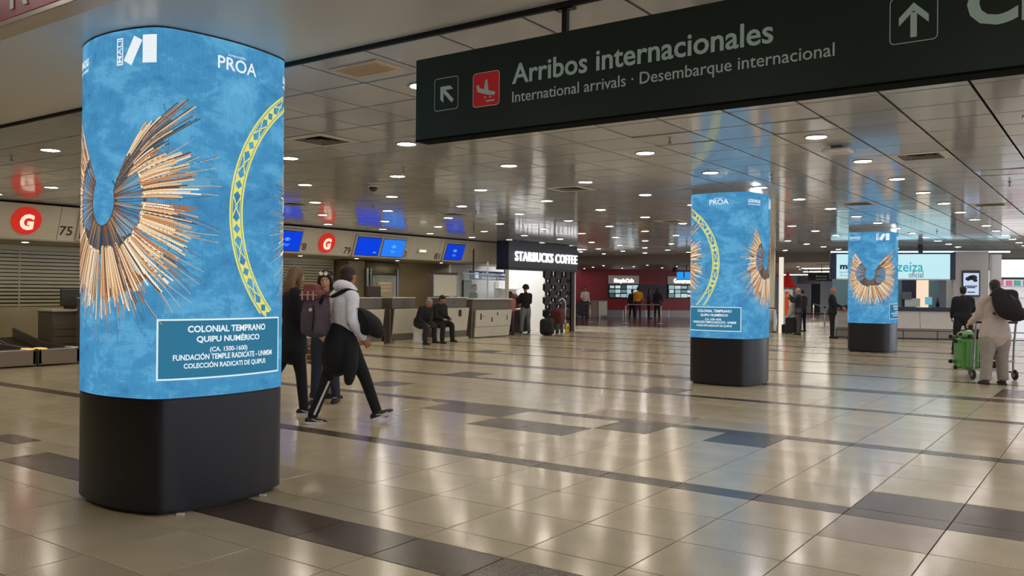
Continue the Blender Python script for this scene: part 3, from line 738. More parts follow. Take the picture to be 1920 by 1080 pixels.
# ------------------------------------------------------------------ hanging signs
YS = 4.28
M_SIGN = mat('dark_green_sign', srgb(24, 48, 42), 0.36, noise_amt=.05)
M_SLET = mat('pale_sign_letter', srgb(160, 178, 168), 0.5, emis=srgb(150, 170, 160), es=.18)
M_SRED = mat('red_sign_field', srgb(176, 30, 36), 0.3, emis=srgb(170, 24, 30), es=.25)
t = empty('hanging_sign', (-1.3, YS, 2.48), 0, 'long dark green hanging sign reading Arribos internacionales with arrows', 'sign')
def sg(px, py): p = on_y(px, py, YS); return p.x+1.3, p.z-2.48
xl, zt = sg(780, 113); _, zb_ = sg(780, 265)
mb = MB(); mb.box(((xl+2.4)/2, .06, (zt+0)/2), (2.4-xl, .12, zt), ch=.006); mb.build('sign_body', M_SIGN, t)
mb = MB(); mb.box(((xl+2.4)/2, .06, .004), (2.4-xl-.01, .13, .012)); mb.build('bottom_rail', mat('sign_underside', srgb(14, 24, 20), .9, spec=.1), t)
def rrect(w_, h_, r, n=5):
    P = []
    for cx, cy, a in ((w_-r, r, -90), (w_-r, h_-r, 0), (r, h_-r, 90), (r, r, 180)):
        for i in range(n+1): b = math.radians(a+90*i/n); P.append((cx+r*math.cos(b), cy+r*math.sin(b)))
    return P
def sbox(x0, z0, w_, h_, field, name):
    o = MB(); P = rrect(w_, h_, .022); Q = rrect(w_-.008, h_-.008, .018)
    if field:
        o.prism([(x+x0, y+z0) for x, y in P], (0, 0, 0), (1, 0, 0), (0, 0, 1), (0, -1, 0), .0025); o.build(name+'_field', M_SRED, t)
    o = MB(); n_ = len(P); A = [(x+x0, -.0045, y+z0) for x, y in P]; B = [(x+x0+.004, -.0045, y+z0+.004) for x, y in Q]
    o.add(A+B, [(i, (i+1) % n_, n_+(i+1) % n_, n_+i) for i in range(n_)]); o.build(name+'_outline', M_SLET, t)
bx, bz = sg(815, 210); sbox(bx, bz, .2, .212, False, 'arrow')
def arrow(x, z, ang, s, name):
    mb = MB(); c, sn = math.cos(ang), math.sin(ang)
    def R_(p): return (x+(p[0]*c-p[1]*sn)*s, z+(p[0]*sn+p[1]*c)*s)
    mb.prism([R_(p) for p in ((-.09, -.5), (.09, -.5), (.09, .25), (-.09, .25))], (0, 0, 0), (1, 0, 0), (0, 0, 1), (0, -1, 0), .004)
    mb.prism([R_(p) for p in ((0, .55), (-.42, .13), (-.42, -.11), (0, .31), (.42, -.11), (.42, .13))], (0, 0, 0), (1, 0, 0), (0, 0, 1), (0, -1, 0), .0045); mb.build(name, M_SLET, t)
arrow(bx+.103, bz+.103, math.radians(45), .135, 'arrow')
rx, rz_ = sg(887, 203); sbox(rx, rz_, .208, .215, True, 'plane')
mb = MB()
pl = [(.03, .135), (.045, .14), (.052, .12), (.088, .108), (.10, .165), (.112, .167), (.122, .098), (.168, .086), (.176, .075), (.168, .064), (.12, .070), (.06, .088), (.036, .098)]
mb.prism([(rx+x, rz_+z) for x, z in pl], (0, 0, 0), (1, 0, 0), (0, 0, 1), (0, -1, 0), .005)
mb.prism([(rx+.105, rz_+.028), (rx+.168, rz_+.028), (rx+.168, rz_+.036), (rx+.105, rz_+.036)], (0, 0, 0), (1, 0, 0), (0, 0, 1), (0, -1, 0), .005)
for x_ in (.098, .135): mb.prism([(rx+x_+.006*math.cos(a*PI/4), rz_+.056+.006*math.sin(a*PI/4)) for a in range(8)], (0, 0, 0), (1, 0, 0), (0, 0, 1), (0, -1, 0), .005)
mb.build('plane_symbol', M_SLET, t)
x, z = sg(961, 158); x2, _ = sg(1450, 80)
lettering('main_text', fit_text('Arribos internacionales', x2-x, bold=.014), M_SLET, (x, -.001, z+.002), (1, 0, 0), (0, 0, 1), t, .001, .003, gap=.02)
x, z = sg(961, 193); x2, _ = sg(1565, 104)
lettering('second_text', fit_text('International arrivals \u00b7 Desembarque internacional', x2-x), M_SLET, (x, -.001, z+.002), (1, 0, 0), (0, 0, 1), t, .001, .003, gap=.02)
x, z = sg(1668, 86); sbox(x, z, .205, .215, False, 'second_arrow'); arrow(x+.103, z+.1, 0, .15, 'second_arrow')
x, z = sg(1813, 50); lettering('shop_text', fit_text('Check-in', 1.05, .215, bold=.03), M_SLET, (x, -.001, z), (1, 0, 0), (0, 0, 1), t, .001, .003)
for px in (1050,):
    x, _ = sg(px, 60)
    for xx in (x, x+2.6):
        mb = MB(); mb.box((xx, .06, (zt+HC-2.48)/2), (.035, .035, HC-2.48-zt), ch=.003); mb.build('hanger', M_BLACK, t)
        mb = MB(); mb.box((xx, .06, HC-2.48-.006), (.12, .05, .012)); mb.build('ceiling_bracket', M_BLACK, t)
# red sign at the top left corner
t = empty('red_sign', (-4.5, 1.53, 2.48), 0, 'red sign with a pale letter, cut off at the top left corner', 'sign')
mb = MB(); mb.box((0, .038, .27), (4.2, .076, .5), ch=.003); mb.build('field', mat('dark_red_panel', srgb(120, 24, 26), .4, emis=srgb(110, 14, 18), es=.12), t)
mb = MB(); mb.box((0, .04, .008), (4.22, .086, .022), ch=.003); mb.build('bottom_frame', mat('sign_aluminium', srgb(190, 186, 178), .25, .8), t)
p = on_y(21, 19, 1.53)
lettering('sign_letter', fit_text('R', .13, .19, bold=-.005), M_SLET, (p.x+4.5, -.001, p.z-2.48), (1, 0, 0), (0, 0, 1), t, .001, .003)
for xx in (-1.2, 1.2):
    mb = MB(); mb.box((xx, .04, .61), (.03, .03, .2)); mb.build('hanger', M_BLACK, t)
# ------------------------------------------------------------------ check-in hall on the left
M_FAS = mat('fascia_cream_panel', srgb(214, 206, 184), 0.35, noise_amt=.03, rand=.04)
M_CTR = mat('counter_pale_grey', srgb(206, 200, 182), 0.4, noise_amt=.04, rand=.04)
M_DESK = mat('counter_dark_grey', srgb(104, 98, 86), 0.4, noise_amt=.04)
M_POST = mat('dark_brown_post', srgb(62, 46, 32), 0.5)
M_INK = mat('dark_grey_print', srgb(58, 54, 50), 0.6)
FP, FN = (-17.9, 0, 3.16), Vector((.73, 0, -.25)).normalized()
FUP = Vector((.25, 0, .73)).normalized(); YAX = Vector((0, 1, 0))
def fas(px, py): return on_plane(px, py, FP, FN)
t = empty('check_in_fascia', (-18.05, 14, 2.43), 0, 'long cream fascia above the check-in counters carrying numbers and letter discs', 'fascia')
TL = Vector(t.location)
seams = [-2.8, 2.0, 5.2, 9.12, 12.2, 15.32, 17.42, 18.5, 19.9, 21.32, 25.1]
hgt = .755
for a, b in zip(seams, seams[1:]):
    mb = MB(); q0 = Vector((-18.15, 0, 2.43))-TL
    P = [q0+YAX*(a+.006)-FN*.03, q0+YAX*(b-.006)-FN*.03, q0+YAX*(b-.006), q0+YAX*(a+.006)]
    mb.add(P+[p+FUP*hgt for p in P], [(0, 3, 2, 1), (4, 5, 6, 7), (0, 1, 5, 4), (1, 2, 6, 5), (2, 3, 7, 6), (3, 0, 4, 7)]); mb.build('panel', M_FAS, t)
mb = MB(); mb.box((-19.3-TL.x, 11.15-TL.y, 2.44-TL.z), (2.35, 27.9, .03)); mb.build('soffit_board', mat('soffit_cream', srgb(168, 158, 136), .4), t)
mb = MB(); mb.box((-18.02-TL.x, 11.15-TL.y, 3.145-TL.z), (.20, 27.9, .02)); mb.build('top_trim', M_VOID, t)
M_DISC = mat('red_disc_lightbox', srgb(214, 44, 32), .4, emis=srgb(214, 38, 26), es=.55)
M_DLET = lit('disc_letter_white', srgb(255, 232, 205), 1.0)
for (px, py) in ((49, 413), (612, 455), ):
    c = fas(px, py)-TL; mb = MB(); n_ = 36; r = .285
    ring0 = [c+YAX*(r*math.cos(2*PI*i/n_))+FUP*(r*math.sin(2*PI*i/n_)) for i in range(n_)]
    mb.add(ring0+[p+FN*.04 for p in ring0], [tuple(range(n_, 2*n_))]+[(i, (i+1) % n_, n_+(i+1) % n_, n_+i) for i in range(n_)])
    d = mb.build('letter_disc', M_DISC, t)
    vs, fs = fit_text('G', .27, .33, bold=.05)
    lettering('letter_g', (vs, fs), M_DLET, c-YAX*.135-FUP*.165+FN*.042, YAX, FUP, d, 0, .008)
for body, px, py in (('75', 110, 440), ('78', 558, 468), ('79', 643, 475), ('80', 749, 481), ('81', 813, 485)):
    c = fas(px, py)-TL; lettering('counter_number', fit_text(body, .27, .20, bold=.015), M_INK, c+FN*.001, YAX, FUP, t, 0, .003)
    d = t.children[-1]
c = fas(782, 472)-TL; mb = MB(); mb.box((0, 0, 0), (.05, .42, .16), ch=.01); o = mb.build('emergency_lamp', M_WHITEP, t); o.location = c+YAX*.2+FUP*.05+FN*.03; o.rotation_euler = (0, .33, 0)
mb = MB(); mb.box((.028, 0, .0), (.01, .30, .07)); mb.build('lit_face', lit('lamp_face_warm', srgb(250, 240, 210), 1.1), o)
# monitors on the fascia
M_SB = {1: lit('monitor_blue_deep', srgb(14, 66, 224), 1.0), 2: lit('monitor_blue_light', srgb(44, 128, 246), 1.0), 3: lit('monitor_blue_dark', srgb(20, 62, 206), 1.0)}
M_SI = lit('monitor_print', srgb(120, 190, 255), 1.0)
MON = [((146, 398), (152, 446), 1, 'blue check-in monitor beside counter number 75, mostly hidden by the left column', .42),
       ((529, 434), (557, 467), 1, 'blue check-in monitor left of counter number 78', None),
       ((661, 443), (705, 478), 1, 'plain deep blue check-in monitor right of counter number 79', None),
       ((710, 448), (751, 480), 2, 'brightest, light blue check-in monitor left of counter number 80', None),
       ((829, 457), (862, 486), 3, 'blue check-in monitor right of counter number 81, last of the row', None)]
for a, b, k, lab, ex in MON:
    p0, p1 = fas(a[0], b[1]), fas(b[0], b[1]); w_ = p1.y-p0.y; h_ = .53
    if ex or a[0] == 529: w_ = .92; c0 = (p0.y if ex else p1.y-.92)
    else: c0 = p0.y
    base = fas((a[0]+b[0])/2, (a[1]+b[1])/2); base = Vector((base.x, c0+w_/2, base.z))
    m = empty('monitor', base, 0, lab, 'screen', 'blue monitors on the check-in fascia'); m.rotation_euler = (0, math.atan2(.25, .73), 0)
    mb = MB(); mb.box((.03, 0, 0), (.06, w_+.14, h_+.14), ch=.015); mb.build('bezel', mat('monitor_surround', srgb(196, 190, 176), .4), m)
    mb = MB(); mb.box((.062, 0, 0), (.012, w_+.03, h_+.03)); mb.build('inner_frame', M_BLACK, m)
    mb = MB(); mb.box((.069, 0, 0), (.006, w_, h_)); s_ = mb.build('display', M_SB[k], m)
    if a[0] != 661:
        mb = MB()
        for r_, w2 in ((.075, .010),):
            for i in range(16):
                a0, a1 = 2*PI*i/16, 2*PI*(i+1)/16
                q = lambda an, rr: (.0735, rr*1.25*math.cos(an), .05+rr*.6*math.sin(an))
                mb.quad(q(a0, r_), q(a1, r_), q(a1, r_-w2*2), q(a0, r_-w2*2))
        mb.box((.0735, 0, .05), (.001, .05, .08)); mb.box((.0735, 0, -.09), (.001, .2, .014)); mb.box((.0735, 0, -.13), (.001, .13, .012)); mb.build('airline_emblem', M_SI, s_)
    else:
        mb = MB(); mb.box((.0735, .3, -.17), (.001, .10, .03)); mb.build('airline_emblem', M_SI, s_)
# slatted partition behind the counters
M_SLAT = mat('slat_olive', srgb(184, 176, 140), 0.25, noise_amt=.03); M_BACK = mat('partition_dark', srgb(52, 46, 32), .5)
def partition(y0, y1, label, z0=1.02, z1=2.30, x=-20.35, broken=()):
    t = empty('slatted_partition', (x, (y0+y1)/2, 0), 0, label, 'partition'); L = y1-y0
    mb = MB(); mb.box((-.03, 0, 1.2), (.02, L, 2.4)); mb.build('backing', M_BACK, t)
    mb = MB(); mb.box((.02, 0, z0/2), (.03, L-.01, z0)); mb.build('lower_panel', mat('satin_panel', srgb(172, 158, 124), .28, .3), t)
    mb = MB(); mb.box((.02, 0, (z1+2.42)/2), (.03, L-.01, 2.42-z1)); mb.build('upper_panel', M_SLAT, t)
    n_ = 15; dz = (z1-z0)/n_
    for i in range(n_):
        gap = .02 if i > 5 else .03
        mb = MB(); mb.box((.02, 0, z0+dz*(i+.5)), (.02, L-.01, dz-gap), ch=.003); mb.build('slat', M_SLAT, t)
    k = y0+1.0
    while k < y1:
        mb = MB(); mb.box((.034, k-(y0+y1)/2, (z0+z1)/2), (.008, .03, z1-z0)); mb.build('upright', M_SLAT, t); k += 1.55
partition(2.2, 12.6, 'slatted olive partition behind the baggage belts at the far left')
partition(13.2, 18.9, 'slatted olive partition behind the heads of the walking group')
mb = MB(); mb.box((-20.2, 19.35, 1.2), (.9, .7, 2.4), ch=.02); tag(mb.build('pillar_hall', mat('pillar_olive', srgb(140, 126, 92), .5)), kind='structure')
mb = MB(); mb.lathe([(.02, -.75), (.26, -.74), (.27, 0), (.26, .74), (.02, .75)], (-19.9, 20.5, 2.13), n=24, axis='Y'); tag(mb.build('air_duct', mat('duct_grey', srgb(120, 110, 84), .5)), 'round horizontal air duct under the fascia above the check-in desk', 'duct')

def counter(name, y0, y1, label, group=None, hide=None, tilt=.10, posts=True, marks=()):
    t = empty(name, (-16.4, (y0+y1)/2, 0), 0, label, 'counter', group); L = y1-y0
    mb = MB(); P = [(-.04, .07), (-.015, .07), (tilt, .955), (tilt-.03, .955)]
    mb.prism([(x-tilt+.02, z) for x, z in P], (0, -L/2+.01, 0), (1, 0, 0), (0, 0, 1), (0, 1, 0), L-.02); mb.build('front_panel', M_CTR, t)
    mb = MB(); mb.box((-.35, 0, .51), (.56, L-.04, .88)); mb.build('body', M_DESK, t)
    mb = MB(); mb.box((-.20, 0, .035), (.42, L-.05, .07)); mb.build('plinth', mat('plinth_cream', srgb(190, 180, 150), .5), t)
    mb = MB(); mb.box((-.34, 0, 1.105), (.50, L-.03, .29), ch=.008); mb.build('desk_box', M_DESK, t)
    mb = MB(); mb.box((-.33, 0, 1.262), (.54, L-.02, .026), ch=.005); mb.build('worktop', M_WHITEP, t)
    mb = MB()
    for i in range(8):
        a0, a1 = 2*PI*i/8, 2*PI*(i+1)/8; q = lambda an, rr: (-.0885, rr*1.6*math.cos(an), 1.11+rr*.7*math.sin(an)); mb.quad(q(a0, .05), q(a1, .05), q(a1, .042), q(a0, .042))
    mb.box((-.0885, 0, 1.115), (.001, .018, .06)); mb.build('emblem', M_INK, t)
    if posts:
        mb = MB(); mb.box((-.18, L/2+.10, .5), (.30, .16, .96), ch=.006); mb.build('side_post', M_POST, t)
        mb = MB(); mb.box((-.16, L/2+.215, .49), (.34, .04, .94), ch=.004); mb.build('post_edge', M_DESK, t)
    for (y, z, w_, h_) in marks:
        mb = MB(); mb.box((tilt*(z-.07)/.885-tilt+.045-.002, y, z), (.006, w_, h_)); o = mb.build('slot', M_VOID, t)
    return t
GRP = 'check-in counters in the row'
counter('check_in_counter', 8.95, 10.9, 'pale grey check-in counter hidden behind the left column', GRP)
counter('check_in_counter', 11.4, 13.3, 'pale grey check-in counter just right of the left column, behind the group', GRP)
counter('check_in_counter', 13.6, 14.95, 'pale grey check-in counter behind the legs of the walking group', GRP)
counter('check_in_counter', 15.3, 17.12, 'pale grey check-in counter right of the man in the white hoodie', GRP)
counter('check_in_counter', 17.5, 18.47, 'narrow pale grey check-in counter left of the two seated men', GRP, posts=False)
counter('check_in_counter', 19.55, 20.84, 'pale grey check-in counter with three dark slots, behind the seated men', GRP, posts=False, marks=((.14, .80, .03, .19), (.19, .79, .03, .22), (.23, .80, .03, .19)))
t = empty('service_counter', (-16.4, 22.05, 0), 0, 'large slant-sided service counter with a glass screen beside the coffee shop', 'counter')
mb = MB(); mb.prism([(-1.0, 0), (1.0, 0), (1.1, 1.2), (-.93, 1.2)], (-.75, 0, 0), (0, 1, 0), (0, 0, 1), (1, 0, 0), .66); mb.build('body', M_DESK, t)
mb = MB(); mb.prism([(-.9, .03), (.92, .03), (1.0, .34), (-.87, .34)], (-.06, 0, 0), (0, 1, 0), (0, 0, 1), (1, 0, 0), .05); mb.build('lower_front_panel', M_CTR, t)
mb = MB(); mb.prism([(-.87, .35), (1.0, .35), (1.08, .87), (-.82, .87)], (-.06, 0, 0), (0, 1, 0), (0, 0, 1), (1, 0, 0), .06); mb.build('upper_front_panel', M_CTR, t)
for y, z, w_, h_ in ((-.6, .66, .05, .2), (-.48, .66, .02, .05), (-.02, .56, .05, .14), (.28, .74, .04, .1), (.8, .62, .03, .16)):
    mb = MB(); mb.box((.003, y, z), (.01, w_, h_)); mb.build('slot', M_VOID, t)
mb = MB(); mb.box((-.4, .08, 1.215), (.8, 2.1, .035), ch=.006); mb.build('worktop', M_WHITEP, t)
for a, b in ((-.85, -.25), (-.23, .37), (.39, 1.0)):
    mb = MB(); mb.box((-.5, (a+b)/2, 1.62), (.012, b-a, .76)); mb.build('glass_pane', M_GLASS2, t)
mb = MB(); mb.box((-.5, .1, 2.02), (.05, 2.1, .04)); mb.build('glass_rail', M_STEEL, t)
mb = MB(); mb.tube([(-.5, .40, 1.22), (-.5, .40, 2.42)], [.025, .025], n=10, round_end=False); mb.build('pole', M_WHITEP, t)
t = empty('display_cabinet', (-16.9, 20.25, 1.275), 0, 'square cream panel cabinet with a dark top rail standing on the counter', 'cabinet')
mb = MB(); mb.box((0, 0, .36), (.10, 1.1, .66), ch=.01); mb.build('panel', M_CTR, t)
mb = MB(); mb.box((0, 0, .715), (.13, 1.14, .07), ch=.008); mb.build('top_rail', M_POST, t)
for s in (-1, 1):
    mb = MB(); mb.box((.0, s*.565, .36), (.12, .03, .70)); mb.build('edge_post', M_STEEL, t)
t = empty('desk_screen', (-16.75, 17.05, 1.275), 0, 'dark brown desk screen standing on the check-in counter under number 80', 'desk screen')
mb = MB(); mb.box((0, 0, .17), (.05, .52, .26), ch=.008); mb.build('panel', M_POST, t); mb = MB(); mb.box((0, 0, .02), (.16, .5, .04), ch=.006); mb.build('foot', M_POST, t)
t = empty('door_frame', (-19.6, 20.4, 0), 0, 'metal framed glass booth door behind the seated men', 'door')
for s, w_ in ((-.75, .07), (-.6, .04), (.65, .07)):
    mb = MB(); mb.box((0, s, 1.08), (.06, w_, 2.16)); mb.build('upright', M_STEEL, t)
mb = MB(); mb.box((0, 0, 2.0), (.05, 1.45, .05)); mb.build('lintel', M_POST, t)
mb = MB(); mb.box((0, .05, 1.05), (.01, 1.1, 1.8)); mb.build('glass_pane', M_GLASS2, t)
mb = MB(); mb.box((.02, .05, 1.1), (.01, .7, 1.3)); mb.build('inner_panel', mat('door_panel_cream', srgb(186, 170, 130), .4), t)
for k in range(3):
    mb = MB(); mb.box((.03, .05, 1.45+k*.12), (.01, .5, .025)); mb.build('vent_slot', M_WHITEP, t)
mb = MB(); mb.box((-19.9, 19.86, 1.2), (.06, .06, 2.4)); tag(mb.build('thin_post', M_POST), 'thin dark post from floor to fascia behind the counters', 'post')
# baggage belts at the far left
def belt(y0, y1, label):
    t = empty('baggage_belt', (-16.4, (y0+y1)/2, 0), 0, label, 'conveyor', 'baggage belts'); L = y1-y0
    mb = MB(); mb.box((-.02, 0, .165), (.04, L, .27), ch=.008); mb.build('front_panel', mat('belt_casing_grey', srgb(126, 112, 92), .4, .2), t)
    for s in (-1, 1):
        mb = MB(); mb.prism([(-2.6, .05), (0, .05), (0, .32), (-1.3, .36), (-2.6, .62)], (0, s*(L/2-.03)-.025, 0), (1, 0, 0), (0, 0, 1), (0, 1, 0), .05); mb.build('side_rail', M_DESK, t)
    mb = MB(); mb.prism([(-2.6, .42), (-1.3, .22), (-.05, .17), (-.05, .15), (-1.3, .19), (-2.6, .39)], (0, -L/2+.06, 0), (1, 0, 0), (0, 0, 1), (0, 1, 0), L-.12); mb.build('belt', M_BLACK, t)
    mb = MB(); mb.box((-.10, 0, .312), (.2, L, .022), ch=.004); mb.build('edge_plate', M_STEEL, t)
    mb = MB(); mb.box((-.12, (L/2-.10), .33), (.26, .13, .02), ch=.004); mb.build('reflector', lit('yellow_light_reflection', srgb(255, 206, 120), 1.0) if y0 < 7 else M_WHITEP, t)  # yellow light reflected at the belt ends, put in as a glowing plate
    if y0 > 7:
        mb = MB(); mb.box((-.12, -(L/2-.09), .33), (.26, .13, .02), ch=.004); mb.build('reflector', lit('yellow_light_reflection', srgb(255, 206, 120), 1.0), t)
belt(6.2, 7.905, 'low grey baggage belt at the left edge with a yellow light reflection'); belt(7.945, 8.72, 'low grey baggage belt next to the left column')
belt(4.3, 6.15, 'low grey baggage belt, outermost to the left')
t = empty('drawer_cabinet', (-17.6, 9.27, 0), 0, 'grey drawer cabinet with a pale top behind the baggage belts', 'cabinet')
mb = MB(); mb.box((-.3, 0, .5), (.6, .95, .96), ch=.01); mb.build('body', M_DESK, t)
mb = MB(); mb.box((-.3, 0, 1.0), (.66, 1.0, .045), ch=.006); mb.build('worktop', M_CTR, t)
for k in range(4):
    mb = MB(); mb.box((.006, 0, .24+k*.15), (.012, .88, .13), ch=.004); mb.build('drawer', mat('drawer_grey', srgb(118, 108, 90), .4), t)
mb = MB(); mb.box((.01, .28, .86), (.02, .13, .045), ch=.01); mb.build('handle', M_BLACK, t)
t = empty('desk_monitor', (-17.9, 9.3, 1.022), 0, 'dark green-grey monitor seen from behind on the drawer cabinet', 'monitor')
mb = MB(); mb.box((0, .05, .24), (.05, .5, .34), ch=.01); mb.build('casing', mat('monitor_green_grey', srgb(52, 60, 48), .5), t)
mb = MB(); mb.box((0, 0, .04), (.15, .2, .07), ch=.01); mb.build('foot', M_BLACK, t)
t = empty('guard_rail', (-16.9, 7.1, 0), 0, 'bent steel guard rail rising from the leftmost baggage belt', 'rail')
mb = MB(); mb.tube([(0, .22, .33), (-.1, .12, .6), (-.3, -.1, .95), (-.6, -.5, 1.0)], [.022]*4, n=8); mb.build('tube', M_STEEL, t)
# white plastic stools under the two seated men
for y, lab in ((17.95, 'white waiting stool under the left seated man'), (18.75, 'white waiting stool under the right seated man')):
    t = empty('stool', (-15.93, y, 0), 0, lab, 'stool', 'white stools'); mb = MB()
    mb.lathe([(.17, 0), (.13, .10), (.12, .25), (.17, .40), (.19, .43)], n=20); mb.build('base', M_WHITEP, t)
    mb = MB(); mb.lathe([(.02, .43), (.19, .43), (.195, .445), (.18, .46), (.02, .462)], n=20); mb.build('seat', M_WHITEP, t)

# ------------------------------------------------------------------ coffee shop
XS = -16.6
t = empty('coffee_shop_front', (XS, 25.4, 0), 0, 'dark coffee shop front with big white lit letters and a cut-out black screen', 'shop front')
M_NAVY = mat('dark_navy_fascia', srgb(34, 38, 48), .35); M_LETT = lit('shop_letter_white', (1.0, .98, 1.0), 1.5)
mb = MB(); mb.box((-.25, 0, 2.712), (.5, 4.42, .90), ch=.01); mb.build('fascia_box', M_NAVY, t)
mb = MB(); mb.box((-.25, 0, 2.23), (.52, 4.44, .07)); mb.build('lower_trim', M_BLACK, t)
lettering('shop_name', fit_text('STARBUCKS COFFEE', 4.0, .33, bold=.012, space=1.08), M_LETT, (.002, -1.86, 2.5), (0, 1, 0), (0, 0, 1), t, .0, .05, gap=.12)
M_BLK = mat('matt_black_metal', srgb(26, 20, 17), .5)
HX = []
for s in range(5):
    mb = MB(); y = .28+s*.36; mb.box((-.12, y, 1.1), (.06, .07, 2.2)); mb.build('upright', M_BLK, t)
def hexp(r): return [(r*math.cos(PI/6+k*PI/3), r*1.0*math.sin(PI/6+k*PI/3)) for k in range(6)]
for c_ in range(5):
    for r_ in range(5):
        y = .28+c_*.36; z = .24+r_*.46+(.23 if c_ % 2 else 0)
        if z > 2.15 or y > 1.8: continue
        mb = MB(); mb.prism([(y+a*1.05, z+b) for a, b in hexp(.20)], (-.15, 0, 0), (0, 1, 0), (0, 0, 1), (1, 0, 0), .09); mb.build('hexagon', M_BLK, t)
mb = MB(); mb.box((-.1, 1.95, 1.1), (.16, .22, 2.2)); mb.build('corner_post', M_BLK, t)
mb = MB(); mb.box((-.1, 2.14, 1.1), (.10, .12, 2.2)); mb.build('corner_edge', M_CTR, t)
mb = MB(); mb.box((-.1, -2.15, 1.1), (.10, .08, 2.2)); mb.build('left_edge', M_CTR, t)
M_CAFEW = mat('cafe_white_wall', srgb(222, 220, 214), .5, emis=srgb(220, 225, 235), es=0.0)
wall('wall_cafe_inner', (-19.2, 23.3), (-19.2, 31.6), 0, 2.38, M_CAFEW)
t = empty('cafe_fill_panel', (-17.8, 27.6, 3.15), 0, 'added glowing panel that brightens the coffee shop interior', 'ceiling light')
mb = MB(); mb.box((0, 0, 0), (1.2, 3.6, .04)); mb.build('frame', M_WHITEP, t); mb = MB(); mb.box((0, 0, -.022), (1.1, 3.5, .006)); mb.build('lens', lit('cafe_fill_glow', (.92, .95, 1.0), 10.0), t)  # added panel, its glow brightens the shop interior
t = empty('cafe_sign', (-18.0, 24.0, 2.0), 0, 'blue hanging direction sign with white lettering inside the coffee shop opening', 'sign')
mb = MB(); mb.box((0, 0, 0), (.06, 2.2, .30), ch=.005); mb.build('panel', mat('sign_navy_blue', srgb(20, 34, 74), .3, emis=srgb(20, 34, 74), es=.6), t)
M_SW = lit('sign_white', srgb(225, 232, 245), .95)
lettering('upper_line', fit_text('Arribos internacionales', 1.35, bold=.02), M_SW, (.031, -.45, .015), (0, 1, 0), (0, 0, 1), t, .001)
lettering('lower_line', fit_text('International arrivals', 1.35), M_SW, (.031, -.45, -.12), (0, 1, 0), (0, 0, 1), t, .001)
mb = MB(); mb.box((.032, -.75, 0), (.003, .2, .2)); mb.build('symbol', M_SW, t)
for s in (-.9, .9):
    mb = MB(); mb.box((0, s, .55), (.03, .03, .8)); mb.build('hanger', M_BLACK, t)
t = empty('menu_board', (-19.1, 24.15, 1.4), 0, 'dark menu board on the white wall inside the coffee shop', 'board')
mb = MB(); mb.box((0, 0, 0), (.05, .5, .9), ch=.01); mb.build('panel', M_BLACK, t); mb = MB(); mb.box((.028, 0, 0), (.005, .42, .8)); mb.build('face', M_DESK, t)
t = empty('shop_shelf', (-18.8, 26.1, 0), 0, 'white lit shelf unit inside the coffee shop', 'shelf')
mb = MB(); mb.box((0, 0, .9), (.05, 1.4, 1.8)); mb.build('back', M_WHITEP, t)
for k in range(4):
    mb = MB(); mb.box((.15, 0, .2+k*.45), (.3, 1.4, .03)); mb.build('shelf', M_WHITEP, t)
# baggage trolley with red bags and the small yellow-wheeled cart in front
M_REDD = mat('dark_red_cloth', srgb(92, 34, 30), .7, noise_amt=.1); M_PINKC = mat('faded_pink_cloth', srgb(170, 110, 92), .8)
c0 = on_z(1012, 628, 0)
t = empty('black_bag', (c0.x+.3, c0.y, 0), .3, 'bulky black travel bag on the floor in front of the coffee shop', 'bag')
mb = MB(); mb.box((0, 0, .29), (.42, .62, .56), ch=.12); remesh(mb, 'bag_body', mat('black_cloth', srgb(30, 26, 26), .8), t, .025, 4)
mb = MB(); mb.tube([(.05, -.2, .55), (.07, -.1, .68), (.07, .1, .68), (.05, .2, .55)], [.018]*4, n=8); mb.build('handle', M_BLACK, t)
c0 = on_z(1035, 624, 0)
t = empty('pushchair', (c0.x+.25, c0.y, 0), .2, 'red folding pushchair with a curved white handle and a yellow wheel', 'pushchair')
mb = MB(); mb.tube([(.1, .42, .12), (.1, .46, .7), (.1, .45, 1.1), (.05, .3, 1.22), (0, .1, 1.15)], [.022]*5, n=8); mb.build('handle', M_WHITEP, t)
mb = MB(); mb.box((0, 0, .62), (.42, .5, .5), ch=.1, rx=.3); mb.build('seat', M_REDD, t)
mb = MB(); mb.lathe([(.02, -.03), (.16, -.03), (.175, 0), (.16, .03), (.02, .03)], (.18, .46, .17), n=24, axis='X'); wl = mb.build('wheel', mat('yellow_rubber', srgb(226, 186, 66), .5), t)
mb = MB(); mb.lathe([(.005, -.04), (.06, -.04), (.06, .04), (.005, .04)], (.18, .46, .17), n=12, axis='X'); mb.build('hub', M_BLACK, wl)
for y in (-.3, .1):
    mb = MB(); mb.lathe([(.02, -.02), (.11, -.02), (.11, .02), (.02, .02)], (.1, y, .11), n=18, axis='X'); mb.build('wheel', M_BLACK, t)
for a, b in (((.05, -.3, .12), (.05, .42, .55)), ((.05, .42, .14), (.05, -.25, .9)), ((-.15, -.3, .12), (-.15, .3, .6))):
    mb = MB(); mb.tube([a, b], [.014, .014], n=8); mb.build('frame_tube', M_STEEL, t)
c0 = on_z(1023, 626, 0)
t = empty('bag_pile', (c0.x-1.3, c0.y, 0), 0, 'pile of dark red and pink bags on a rack inside the coffee shop', 'bags')
mb = MB(); mb.box((0, 0, .42), (.5, 1.0, .8), ch=.05); mb.build('rack', M_BLK, t)
for x, y, z, r, m_ in ((.05, -.25, .98, .2, M_REDD), (.0, .15, 1.0, .18, M_PINKC), (.1, .1, 1.2, .16, M_REDD), (.05, -.15, 1.3, .13, M_PINKC)):
    mb = MB(); mb.ball((x, y, z), (r*.9, r*1.2, r*.8)); mb.build('bundle', m_, t)
